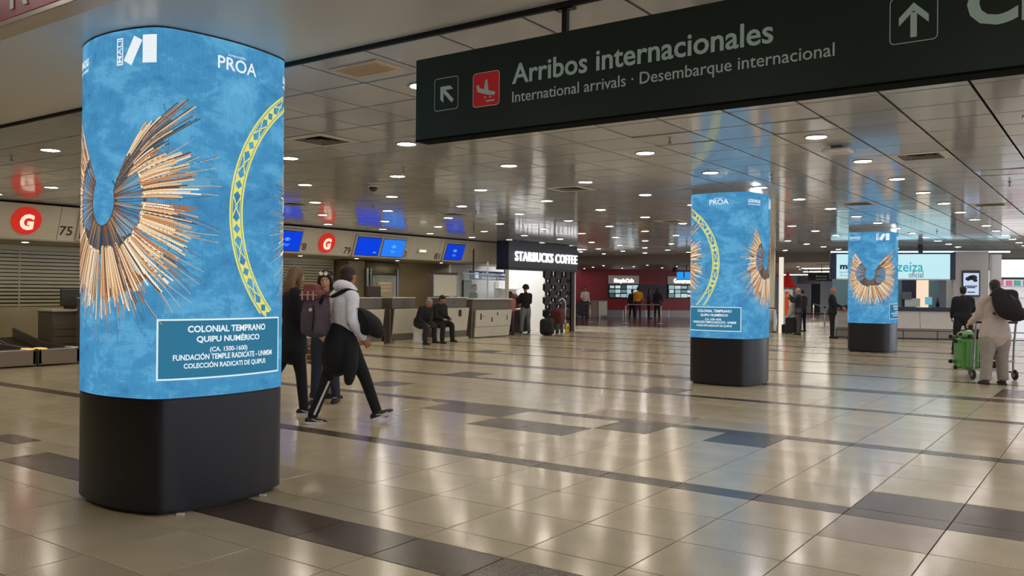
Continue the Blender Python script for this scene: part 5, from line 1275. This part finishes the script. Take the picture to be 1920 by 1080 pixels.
    if hood:
        j.tube([H(-.09, -.0, -.15), H(-.075, -.09, -.11), H(0, -.125, -.10), H(.075, -.09, -.11), H(.09, -.0, -.15)], [.04*k, .05*k, .062*k, .05*k, .04*k], n=10)
    else:
        j.tube([J['nb']+Vector((0, 0, -.02*k)), J['nb']+Vector((0, .005, .035*k))], [(.075*k, .078*k), (.066*k, .07*k)], n=12, round_end=False)
    remesh(j, jacket_name, top, root, vx*1.15, 3)
    # shoes
    for s_ in 'LR':
        q = sgn[s_]; a = J['an'+s_]; tl = lift_toeL if s_ == 'L' else lift_toeR
        Rm = Matrix.Rotation(D(tl), 3, 'X') @ Matrix.Rotation(-q*D(6), 3, 'Z'); S = lambda x, y, z: a+Rm @ Vector((x*k, y*k, z*k))
        m_ = MB()
        m_.tube([S(0, -.055, -.045), S(0, .0, -.04), S(0, .07, -.048), S(0, .14, -.055), S(0, .175, -.060)], [(.036*k, .034*k), (.040*k, .042*k), (.044*k, .030*k), (.043*k, .024*k), (.03*k, .016*k)], n=12, up=(0, 0, 1))
        m_.tube([S(0, -.01, -.03), S(0, -.005, .015)], [.042*k, .040*k], n=10, round_end=False)
        sh = m_.build('shoe', shoe or M_SHOE, root)
        so = MB(); out = [(-.034, -.085), (.034, -.085), (.036, 0), (.046, .09), (.036, .165), (0, .195), (-.036, .165), (-.046, .09), (-.036, 0)]
        A = [S(x, y, -.085) for x, y in out]; B = [S(x*1.02, y, -.062) for x, y in out]; n_ = len(out)
        so.add(A+B, [tuple(range(n_-1, -1, -1)), tuple(range(n_, 2*n_))]+[(i, (i+1) % n_, n_+(i+1) % n_, n_+i) for i in range(n_)]); so.build('sole', sole or M_SOLED, sh)
        if near:
            tr = MB()
            for y in (.035, .055, .075): tr.box(S(q*.0, y+.02, -.012-.12*(y-.03)), (.05*k, .007*k, .006*k), rx=D(tl))
            tr.build('laces', M_SOLE, sh)
            if sole is M_SOLE:
                for sd_ in (-1, 1):
                    sp = MB(); sp.tube([S(sd_*.040, -.03, -.03), S(sd_*.045, .03, -.05), S(sd_*.045, .09, -.052), S(sd_*.03, .14, -.045)], [.004, .006, .006, .003], n=6); sp.build('side_flash', M_SOLE, sh)
    # hair
    h_ = MB()
    if hairstyle != 'bald':
        hball(h_, (0, -.018, .052), (.086, .098, .085))
        if hairstyle == 'short': hball(h_, (0, -.04, .01), (.082, .078, .085)); hball(h_, (0, .05, .095), (.06, .045, .035))
        if hairstyle == 'cap_short': hball(h_, (0, -.045, .0), (.080, .066, .08))
        if hairstyle == 'long':
            hball(h_, (0, -.05, .0), (.088, .07, .10))
            for x in (-.062, -.03, .0, .03, .062): h_.tube([H(x, -.06, .03), H(x*1.15, -.085, -.07), H(x*1.2, -.085, -.17), H(x*1.1, -.075, -.25)], [.034*k, .036*k, .034*k, .016*k], n=8)
            for q in (-1, 1): h_.tube([H(q*.055, .05, .09), H(q*.082, .02, .02), H(q*.086, .0, -.08), H(q*.08, -.0, -.19)], [.02*k, .026*k, .03*k, .014*k], n=8)
        if hairstyle == 'bun': hball(h_, (0, -.05, .0), (.084, .07, .09)); hball(h_, (0, -.12, .06), (.045, .045, .045))
        if hairstyle == 'curly':
            R = random.Random(5)
            for i in range(46):
                a, b2 = R.uniform(0, 2*PI), R.uniform(-.35, 1.2); hball(h_, (.10*math.cos(a)*math.cos(b2), -.03+.09*math.sin(a)*math.cos(b2) if math.sin(a) < .3 else .02, .05+.10*math.sin(b2)), (.042, .042, .042), 7, 5)
        remesh(h_, 'hair', hair, root, vx*.9, 1)
    else:
        for q in (-1, 1): hball(h_, (q*.07, -.04, .0), (.016, .05, .04), 8, 6)
        hball(h_, (0, -.085, -.01), (.06, .02, .035), 8, 6); h_.build('hair', hair, root)
    if face:
        for q in (-1, 1):
            e = MB(); hball(e, (q*.031, .0775, .012), (.013, .010, .008), 8, 6); eo = e.build('eye', M_EYEW, root); e = MB(); hball(e, (q*.031, .087, .012), (.006, .003, .006), 8, 6); e.build('iris', M_IRIS, eo)
            e = MB(); hball(e, (q*.032, .083, .034), (.019, .007, .004), 8, 6); e.build('eyebrow', hair, root)
        e = MB(); hball(e, (0, .082, -.062), (.022, .009, .0065), 10, 6); e.build('mouth', M_LIP, root)
    J['H'] = H; J['hc'] = hc; J['k'] = k
    return root, J
NAVY = cloth(20, 22, 32, 'navy_wool'); BLK = cloth(22, 22, 26, 'black_fabric'); BLK2 = cloth(26, 25, 26, 'black_twill'); JEANS = cloth(44, 52, 70, 'blue_jeans'); GREYJ = cloth(120, 112, 106, 'grey_trousers')
HB = mat('hair_black', srgb(26, 20, 18), .55, noise_amt=.2, noise_scale=60); HBR = mat('hair_dark_brown', srgb(48, 30, 24), .55, noise_amt=.2, noise_scale=60); HBL = mat('hair_ash_blonde', srgb(128, 104, 74), .55, noise_amt=.25, noise_scale=60); HGR = mat('hair_grey', srgb(150, 146, 142), .55, noise_amt=.15, noise_scale=60)
WHT = cloth(240, 240, 246, 'white_sweatshirt')
def spot(px, py): p = on_z(px, py, 0); return (p.x, p.y)
# heading 0 looks along +Y; the viewer looks along +35 deg. Walking to the right of the picture is about heading -55.
def shift(p, right=0.0, fwd=0.0): return (p[0]+math.cos(YAW)*right-math.sin(YAW)*fwd, p[1]+math.sin(YAW)*right+math.cos(YAW)*fwd)
# -- the walking group
p0 = spot(600, 797); p = shift(p0, .20, .18)
m, J = person(p, -14, 1.80, 'man in a white hooded sweatshirt with black trousers, walking, dark jacket tied at his waist', WHT, BLK, HBR, 'cap_short', 'mid', sole=M_SOLE, near=True, hood=True,
              armL=(14, 10, 35, 20), armR=(-6, 20, 50, 30), legL=(-17, 5, 2), legR=(29, 8, 3), head=(26, 4, 0), lean=3, bulk=1.06, lift_toeR=16, lift_toeL=-6, jacket_name='hooded_sweatshirt')
k = J['k']
for q, s_ in ((1, 'L'),):
    mb = MB(); a, b, c = J['hp'+s_], J['kn'+s_], J['an'+s_]
    mb.tube([b+Vector((.074, -.01, -.02)), c.lerp(b, .45)+Vector((.062, -.01, 0)), c+Vector((.056, -.01, .02))], [(.004, .014)]*3, n=8, up=(0, 1, 0)); mb.build('trouser_stripe', M_SOLE, m)
mb = MB()   # the padded jacket tied round the hips
mb.tube([J['pel']+Vector((0, -.02, .10)), J['pel']+Vector((0, -.03, -.02)), J['pel']+Vector((.0, -.06, -.18)), J['pel']+Vector((.01, -.08, -.28))], [(.175, .135), (.205, .16), (.22, .165), (.21, .14)], n=20)
mb.tube([J['pel']+Vector((.16, .0, .02)), J['pel']+Vector((.22, -.02, -.14)), J['pel']+Vector((.25, -.04, -.30)), J['pel']+Vector((.24, -.05, -.44))], [(.08, .08), (.09, .085), (.085, .08), (.055, .055)], n=12)
o = remesh(mb, 'tied_jacket', cloth(22, 24, 28, 'black_padding'), m, .018, 3)
wl = Matrix.Translation(Vector(m.location)) @ Matrix.Rotation(m.rotation_euler.z, 4, 'Z')
dp_ = shift(p, .29, -.14)
bg_ = empty('duffel_bag', (dp_[0], dp_[1], 1.13), YAW, 'black duffel bag carried on the right arm of the man in the white hoodie', 'bag')
mb = MB(); mb.tube([(-.10, 0, .12), (-.02, 0, .05), (.07, 0, -.04), (.13, 0, -.10)], [(.06, .07), (.095, .11), (.11, .13), (.08, .09)], n=18); mb.tube([(-.16, 0, -.01), (-.08, 0, -.03), (0, 0, -.08)], [(.05, .05), (.075, .08), (.07, .08)], n=14)
remesh(mb, 'bag_body', cloth(26, 27, 28, 'black_nylon'), bg_, .012, 3)
mb = MB(); mb.tube([(-.12, -.05, .17), (-.02, -.10, .12), (.05, -.13, .0), (.06, -.13, -.12)], [(.006, .014)]*4, n=8, up=(0, 1, 0)); mb.build('strap', BLK, bg_)
mb = MB(); mb.tube([(-.1, .03, .16), (-.2, .05, .26), (-.24, .03, .34)], [(.014, .008)]*3, n=8); mb.build('strap', BLK, bg_)
rp = shift(p, -.26, -.16)
bp = empty('rucksack', (rp[0], rp[1], 1.24), YAW-.25, 'grey mauve rucksack with plaid cloth under its lid, carried beside the white hoodie', 'rucksack')
mb = MB(); mb.box((0, 0, -.06), (.30, .22, .44), ch=.09); mb.box((-.01, -.11, -.11), (.23, .10, .28), ch=.045); remesh(mb, 'main_bag', cloth(88, 76, 84, 'mauve_grey_nylon'), bp, .013, 2)
mb = MB(); mb.box((-.04, -.0, .18), (.24, .22, .13), ch=.05); mb.box((-.06, .02, .26), (.17, .18, .10), ch=.04); PL = cloth(128, 70, 66, 'plaid_red_cloth'); remesh(mb, 'plaid_cloth', PL, bp, .012, 2)
for i in range(3):
    mb = MB(); mb.box((-.11+i*.065, -.112, .18), (.014, .010, .10)); mb.build('plaid_stripe', cloth(196, 170, 160, 'plaid_pale'), bp)
mb = MB(); mb.box((-.04, -.112, .19), (.20, .008, .012)); mb.build('plaid_stripe', cloth(196, 170, 160, 'plaid_pale'), bp)
mb = MB(); mb.tube([(.05, -.16, .08), (.06, -.17, -.05), (.04, -.165, -.2)], [(.008, .010)]*3, n=8); mb.build('side_strap', BLK, bp)
mb = MB(); mb.box((.02, -.172, .03), (.035, .012, .035), ch=.006); mb.build('buckle', M_WHITEP, bp)
bi = (Matrix.Translation(Vector(bp.location)) @ Matrix.Rotation(bp.rotation_euler.z, 4, 'Z')).inverted()
pt = lambda v: bi @ (wl @ v)
mb = MB(); mb.tube([(.10, -.10, .10), (.16, -.13, .18), pt(J['upc']+Vector((.02, -.155, .02))), pt(J['shR']+Vector((-.03, -.06, .075))), pt(J['shR']+Vector((.02, .05, .05)))], [(.022, .008)]*5, n=10, up=(0, 1, .3)); mb.build('shoulder_strap', BLK, bp)
# -- woman facing the viewer
p = shift(spot(622, 757), -.10, .06)
m, J = person(p, 208, 1.70, 'long-haired woman facing the viewer with sunglasses on her head, standing behind the rucksack', cloth(96, 58, 58, 'maroon_jacket'), JEANS, HBR, 'long', 'light', near=True,
              armL=(20, 6, 60, 20), armR=(20, 6, 60, 20), legL=(-3, 6, 2), legR=(6, 3, 2), head=(10, 6, 3), wide_pants=1.12, coat_len=.05, jacket_name='maroon_jacket')
wl2 = Matrix.Translation(Vector(m.location)) @ Matrix.Rotation(m.rotation_euler.z, 4, 'Z'); H = J['H']
sgs = empty('sunglasses', wl2 @ H(0, .06, .115), m.rotation_euler.z, 'sunglasses pushed up on the head of the long-haired woman', 'glasses')
for q in (-1, 1):
    mb = MB(); mb.lathe([(.002, 0), (.026, .002), (.027, .006), (.002, .01)], (0, 0, 0), n=14, axis='Y'); mb.v = [(x+q*.031, y+.03, z) for x, y, z in mb.v]; mb.build('lens', mat('pale_lens', srgb(220, 214, 196), .1, emis=srgb(240, 230, 200), es=.2), sgs)
    mb = MB(); mb.tube([(q*.055, .028, 0), (q*.08, -.02, -.01), (q*.085, -.07, -.03)], [.003]*3, n=6); mb.build('temple', M_BLACK, sgs)
mb = MB(); mb.tube([(-.055, .03, .014), (0, .04, .018), (.055, .03, .014)], [.004]*3, n=6); mb.build('frame', M_BLACK, sgs)
# -- man behind her, face hidden
p = shift(spot(618, 757), -.22, .62)
person(p, -30, 1.74, 'dark-haired man in a black jacket standing behind the long-haired woman', BLK2, GREYJ, HB, 'short', 'light', armL=(5, 8, 20, 0), armR=(8, 8, 20, 0), legL=(-4, 2, 3), legR=(5, 4, 3), head=(-15, 5, 0), vox=.018)
# -- woman at the edge of the left column
p = shift(spot(552, 777), -.04, .06)
person(p, -30, 1.76, 'ash-blonde woman in a navy coat and black trousers, half hidden by the left column', NAVY, BLK, HBL, 'long', 'light', sole=M_SOLE, near=True, coat_len=.22, bulk=1.12, armL=(-4, 8, 15, 0), armR=(16, 8, 30, 8), legL=(-22, 8, 2), legR=(10, 5, 2), head=(20, 3, 0), jacket_name='coat', lift_toeL=-8)
# small plaid bag between them
c0 = shift(spot(588, 752), 0, .0)
bg_ = empty('plaid_bag', (c0[0], c0[1], .62), -.3, 'small red plaid bag hanging between the women of the walking group', 'bag')
mb = MB(); mb.box((0, 0, 0), (.26, .14, .26), ch=.05); mb.build('bag_body', PL, bg_); mb = MB(); mb.tube([(-.08, 0, .12), (-.03, 0, .26), (.03, 0, .26), (.08, 0, .12)], [.01]*4, n=8); mb.build('handle', BLK, bg_)
for i in range(3):
    mb = MB(); mb.box((0, -.072, -.08+.08*i), (.22, .006, .016)); mb.build('pale_stripe', cloth(214, 196, 186, 'plaid_pale'), bg_)
# -- two seated men on their phones
def phone(pos, rz, label):
    t = empty('phone', pos, rz, label, 'phone'); mb = MB(); mb.box((0, 0, 0), (.075, .15, .009), ch=.003, rx=.5); o = mb.build('casing', M_BLACK, t); mb = MB(); mb.box((0, 0, .006), (.066, .13, .001), rx=.5); mb.build('display', lit('phone_glow', srgb(170, 190, 210), .6), t)
for y, hd, l, lab, hr, hs in ((17.95, -90, 32, 'seated man in a dark jacket bent over his phone, the left one of the two', HGR, 'cap_short'), (18.75, -96, 14, 'seated dark-haired man in black looking at his phone, the right one of the two', HB, 'short')):
    m, J = person((-15.90, y), hd, 1.72, lab, BLK2, cloth(34, 34, 40, 'charcoal_trousers'), hr, hs, 'mid', lean=l, sit=True, armL=(22, 8, 62, 26), armR=(22, 8, 62, 26), legL=(84, 86, 9), legR=(80, 70, 12), head=(0, 22, 0), vox=.02, bulk=1.22, wide_pants=1.25)
    wl3 = Matrix.Translation(Vector(m.location)) @ Matrix.Rotation(m.rotation_euler.z, 4, 'Z'); hp2 = wl3 @ ((J['wrL']+J['wrR'])/2+(J['hdL']+J['hdR'])*.05+Vector((0, .02, .03)))
    phone(hp2, m.rotation_euler.z, 'phone held by the seated man, %s' % ('the left one' if y < 18.3 else 'the right one'))
# -- at the coffee shop
p = spot(985, 626)
person(p, 55, 1.66, 'person with big curly black hair, black top and grey trousers, at the coffee shop', cloth(26, 20, 22, 'black_knit'), cloth(126, 124, 126, 'grey_cotton'), HB, 'curly', 'mid', sole=M_SOLE, armL=(20, 10, 50, 10), armR=(20, 10, 50, 10), legL=(0, 2, 5), legR=(4, 6, 4), wide_pants=1.2, vox=.02, face=False, bulk=1.05)
p = spot(969, 628)
person((p[0]-.1, p[1]-.25), 70, 1.45, 'child in faded pink at the coffee shop, left of the curly-haired person', M_PINKC, cloth(90, 60, 60, 'maroon_cotton'), HBR, 'long', 'light', vox=.024, face=False)
person((-17.6, 22.6), -80, 1.68, 'employee with dark hair standing behind the service counter glass', cloth(40, 36, 34, 'dark_uniform'), BLK, HB, 'short', 'mid', vox=.024)
# -- food court
p = spot(1104, 598); person((p[0]-.4, p[1]+.25), 215, 1.72, 'person in a white shirt and dark cap behind the serving cart', cloth(206, 196, 190, 'white_shirt'), BLK, HBR, 'short', 'mid', armR=(30, 8, 40, 10), vox=.028, face=False)
for (px, py), hd, ht, lab, tp, pn, hr, hs in (((1185, 597.5), 30, 1.60, 'dark-clothed person left of the yellow jacket in the food court queue', cloth(34, 26, 34, 'plum_black'), BLK, HB, 'short'),
        ((1196, 598), 25, 1.74, 'person in a bright yellow jacket in the food court queue', cloth(226, 156, 40, 'yellow_jacket'), cloth(60, 44, 50, 'plum_trousers'), HBR, 'short'),
        ((1216, 597.5), -60, 1.64, 'long-haired woman turned sideways in the food court queue', cloth(70, 50, 60, 'dusty_plum'), BLK, HBR, 'long'),
        ((1232, 598.5), 10, 1.68, 'woman with long dark hair and a black coat in the food court queue', cloth(30, 20, 28, 'black_plum'), BLK, HB, 'long')):
    p = spot(px, py); person(p, hd, ht, lab, tp, pn, hr, hs, 'mid', coat_len=.12 if hs == 'long' else 0, vox=.028, face=False, armR=(12, 14, 30, 5), legL=(4, 2, 3))
# -- right-hand side
p = spot(1497, 628); m, J = person(p, 100, 1.68, 'bald man in a dark coat holding a phone to his face, beside the white stand', cloth(44, 40, 44, 'dark_coat'), cloth(84, 80, 84, 'grey_cords'), HGR, 'bald', 'light', coat_len=.18, armL=(45, 12, 95, 25), armR=(60, 30, 80, 35), vox=.022, head=(0, 5, 0))
p = spot(1482, 624); person((p[0]+.05, p[1]+1.3), 60, 1.62, 'person in dark maroon behind the bald man beside the white stand', cloth(52, 36, 42, 'dark_maroon'), BLK, HBR, 'short', 'light', vox=.026, face=False)
p = spot(1560, 634); person(p, -80, 1.70, 'bald man in a black jacket standing in profile left of the farthest column', BLK, BLK2, HGR, 'bald', 'mid', armR=(25, 4, 40, 0), armL=(25, 4, 40, 0), coat_len=.1, vox=.020, bulk=1.05)
p = spot(1588, 635); person(shift(p, .22, .1), 100, 1.66, 'person in a dark coat half hidden by the farthest column', cloth(34, 32, 40, 'dark_blue_coat'), BLK, HBR, 'short', 'light', armR=(25, 6, 50, 0), armL=(25, 6, 50, 0), coat_len=.2, vox=.024, face=False)
p = spot(1800, 665); m, J = person(shift(p, .12, .1), 12, 1.70, 'heavy-set man in a black jumper seen from behind, facing the kiosk', cloth(22, 22, 30, 'black_jumper'), cloth(28, 26, 34, 'black_slacks'), HB, 'cap_short', 'mid', armL=(12, 12, 26, 10), armR=(25, 14, 50, 15), legL=(0, 2, 7), legR=(5, 3, 9), bulk=1.22, hip_w=1.12, wide_pants=1.15, vox=.018, face=False)
p = spot(1870, 722)
m, J = person(shift(p, .02, .12), 32, 1.74, 'person in a beige jacket and wide pale grey trousers pushing the luggage trolley', cloth(196, 180, 168, 'beige_jacket'), cloth(158, 149, 140, 'pale_grey_linen'), HBR, 'cap_short', 'light',
              shoe=mat('brown_suede', srgb(74, 58, 50), .8), armL=(18, 14, 40, 5), armR=(24, 16, 40, 5), legL=(-3, 2, 5), legR=(5, 4, 4), bulk=1.22, hip_w=1.1, wide_pants=1.6, near=True, coat_len=.17, head=(-6, 4, 0), face=False)
wl4 = Matrix.Translation(Vector(m.location)) @ Matrix.Rotation(m.rotation_euler.z, 4, 'Z')
bp = empty('backpack', wl4 @ (J['che']+Vector((.06, -.26, .06))), m.rotation_euler.z-.2, 'black backpack on the back of the person in the beige jacket', 'rucksack')
mb = MB(); mb.tube([(-.12, .02, .19), (-.04, -.02, .05), (.04, -.04, -.06), (.18, -.03, -.14), (.32, 0, -.10)], [(.12, .10), (.19, .13), (.20, .14), (.13, .12), (.05, .06)], n=18); mb.box((-.0, 0, .14), (.34, .2, .24), ch=.08); remesh(mb, 'bag_body', cloth(34, 29, 32, 'black_rucksack_nylon'), bp, .016, 3)
mb = MB(); mb.tube([(-.14, .0, .20), (-.20, .16, .16), (-.2, .2, -.02), (-.16, .06, -.16)], [(.018, .008)]*4, n=8); mb.build('strap', BLK, bp)
mb = MB(); mb.tube([(.02, -.13, .16), (.08, -.15, .10)], [.006, .006], n=6); mb.build('zip_pull', M_STEEL, bp)
# luggage trolley, green suitcase and dark case in front of the beige-jacket person
c0 = on_z(1878, 716, 0); c0 = shift((c0.x, c0.y), .04, .42)
ta = math.radians(32)
t = empty('luggage_trolley', (c0[0], c0[1], 0), ta, 'steel luggage trolley pushed by the person in the beige jacket', 'trolley')
for s in (-1, 1):
    mb = MB(); mb.tube([(s*.34, -.10, .12), (s*.34, -.12, .6), (s*.34, -.18, 1.0)], [.018]*3, n=10, round_end=False); mb.build('upright', M_STEEL, t)
    mb = MB(); mb.tube([(s*.34, -.10, .14), (s*.2, .75, .14)], [.018]*2, n=10); mb.build('base_tube', M_STEEL, t)
    mb = MB(); mb.lathe([(.015, -.02), (.085, -.02), (.095, 0), (.085, .02), (.015, .02)], (s*.36, -.12, .095), n=20, axis='X'); wl_ = mb.build('wheel', M_BLACK, t)
    mb = MB(); mb.lathe([(.005, -.024), (.04, -.024), (.04, .024), (.005, .024)], (s*.36, -.12, .095), n=12, axis='X'); mb.build('hub', M_STEEL, wl_)
for z in (.34, .70, 1.02):
    mb = MB(); mb.tube([(-.35, -.12-(.06 if z > .9 else 0), z), (.35, -.12-(.06 if z > .9 else 0), z)], [.015 if z < 1 else .022]*2, n=10); mb.build('crossbar' if z < 1 else 'push_handle', M_STEEL if z < 1 else M_BLACK, t)
for k_ in range(5):
    mb = MB(); mb.box((0, .0+k_*.17, .155), (.6-.06*k_, .03, .012)); mb.build('deck_slat', M_STEEL, t)
mb = MB(); mb.lathe([(.01, -.02), (.06, -.02), (.06, .02), (.01, .02)], (0, .74, .06), n=16, axis='X'); mb.build('front_wheel', M_BLACK, t)
Tm = Matrix.Translation(Vector((c0[0], c0[1], 0))) @ Matrix.Rotation(ta, 4, 'Z')
GREEN = mat('green_shell', srgb(84, 150, 66), .32, noise_amt=.05)
gpos = Tm @ Vector((-.30, .26, .165))
t = empty('green_suitcase', gpos, ta, 'bright green hard suitcase with black wheels sideways on the luggage trolley', 'suitcase')
mb = MB(); mb.box((0, 0, .27), (.30, .42, .54), ch=.05); mb.build('shell', GREEN, t)
for x in (-.09, -.03, .03, .09):
    mb = MB(); mb.box((x, -.212, .27), (.022, .012, .44), ch=.004); mb.build('rib', GREEN, t)
for z in (.03, .12, .50, .57):
    mb = MB(); mb.box((-.17, -.10 if z in (.03, .50) else .1, z), (.08, .06, .05), ch=.012); sp_ = mb.build('wheel_mount', GREEN, t)
    mb = MB(); mb.lathe([(.008, -.016), (.034, -.016), (.038, 0), (.034, .016), (.008, .016)], (-.235, -.10 if z in (.03, .50) else .1, z), n=16, axis='Y'); mb.build('wheel', M_BLACK, sp_)
gp2 = Tm @ Vector((-.30, .26, .715))
t = empty('green_bag', gp2, ta, 'green and white bag with black patches on top of the green suitcase', 'bag')
mb = MB(); mb.ball((0, 0, .06), (.16, .15, .075), 16, 10); mb.build('bag_body', mat('green_pale_cloth', srgb(130, 168, 116), .7, noise_amt=.2), t)
for x, y, z, r in ((-.12, -.06, .07, .05), (.0, -.12, .05, .055), (.09, -.08, .09, .045), (-.04, .02, .125, .05)):
    mb = MB(); mb.ball((x, y, z), (r, r*.7, r*.6), 10, 7); mb.build('black_patch', M_BLACK, t)
mb = MB(); mb.ball((.05, .02, .12), (.06, .05, .03), 10, 7); mb.build('white_patch', M_WHITEP, t)
dp = Tm @ Vector((.08, .36, .165))
t = empty('dark_suitcase', dp, ta, 'dark brown suitcase upright on the luggage trolley beside the green one', 'suitcase')
mb = MB(); mb.box((0, 0, .36), (.40, .26, .70), ch=.05); mb.build('shell', cloth(50, 40, 36, 'brown_case_fabric'), t)
mb = MB(); mb.box((0, -.135, .22), (.34, .02, .3), ch=.008); mb.build('front_pocket', cloth(50, 40, 36, 'brown_case_fabric'), t)
mb = MB(); mb.tube([(-.06, 0, .70), (-.05, 0, .75), (.05, 0, .75), (.06, 0, .70)], [.01]*4, n=8); mb.build('handle', M_BLACK, t)
# people's cases beside the bald man, a stool and a few far pieces
c0 = spot(1483, 627)
t = empty('upright_suitcase', (c0[0], c0[1], 0), .3, 'black upright suitcase standing beside the bald man with the phone', 'suitcase')
mb = MB(); mb.box((0, 0, .34), (.40, .26, .56), ch=.04); mb.build('shell', M_BLACK, t)
for s in (-1, 1):
    mb = MB(); mb.tube([(s*.1, .08, .6), (s*.1, .08, .98)], [.01, .01], n=8); mb.build('handle_rod', M_STEEL, t); mb = MB(); mb.ball((s*.15, 0, .03), .03, 8, 6); mb.build('wheel', M_BLACK, t)
mb = MB(); mb.box((0, .08, .98), (.24, .03, .03), ch=.008); mb.build('grip', M_BLACK, t)
c0 = spot(1484, 626)
t = empty('hanging_coat', (*spot(1483, 627), .665), .3, 'pale rolled coat lying on the handle of the black upright suitcase', 'coat')
mb = MB(); mb.tube([(-.06, .0, .02), (0, .0, .2), (.03, .02, .38)], [(.08, .06), (.10, .06), (.06, .05)], n=12); mb.build('cloth', cloth(190, 182, 172, 'pale_coat'), t)
c0 = spot(1575, 629)
t = empty('bar_stool', (c0[0], c0[1], 0), .2, 'thin metal stool between the two men left of the farthest column', 'stool')
mb = MB(); mb.lathe([(.02, .50), (.19, .5), (.19, .53), (.02, .54)], n=20); mb.build('seat', M_CTR, t)
for a in range(4):
    c_, s_ = math.cos(a*PI/2+.7), math.sin(a*PI/2+.7); mb = MB(); mb.tube([(c_*.13, s_*.13, .5), (c_*.2, s_*.2, 0.008)], [.012, .012], n=8); mb.build('leg', M_STEEL, t)
bpy.data.scenes.remove(TMP)
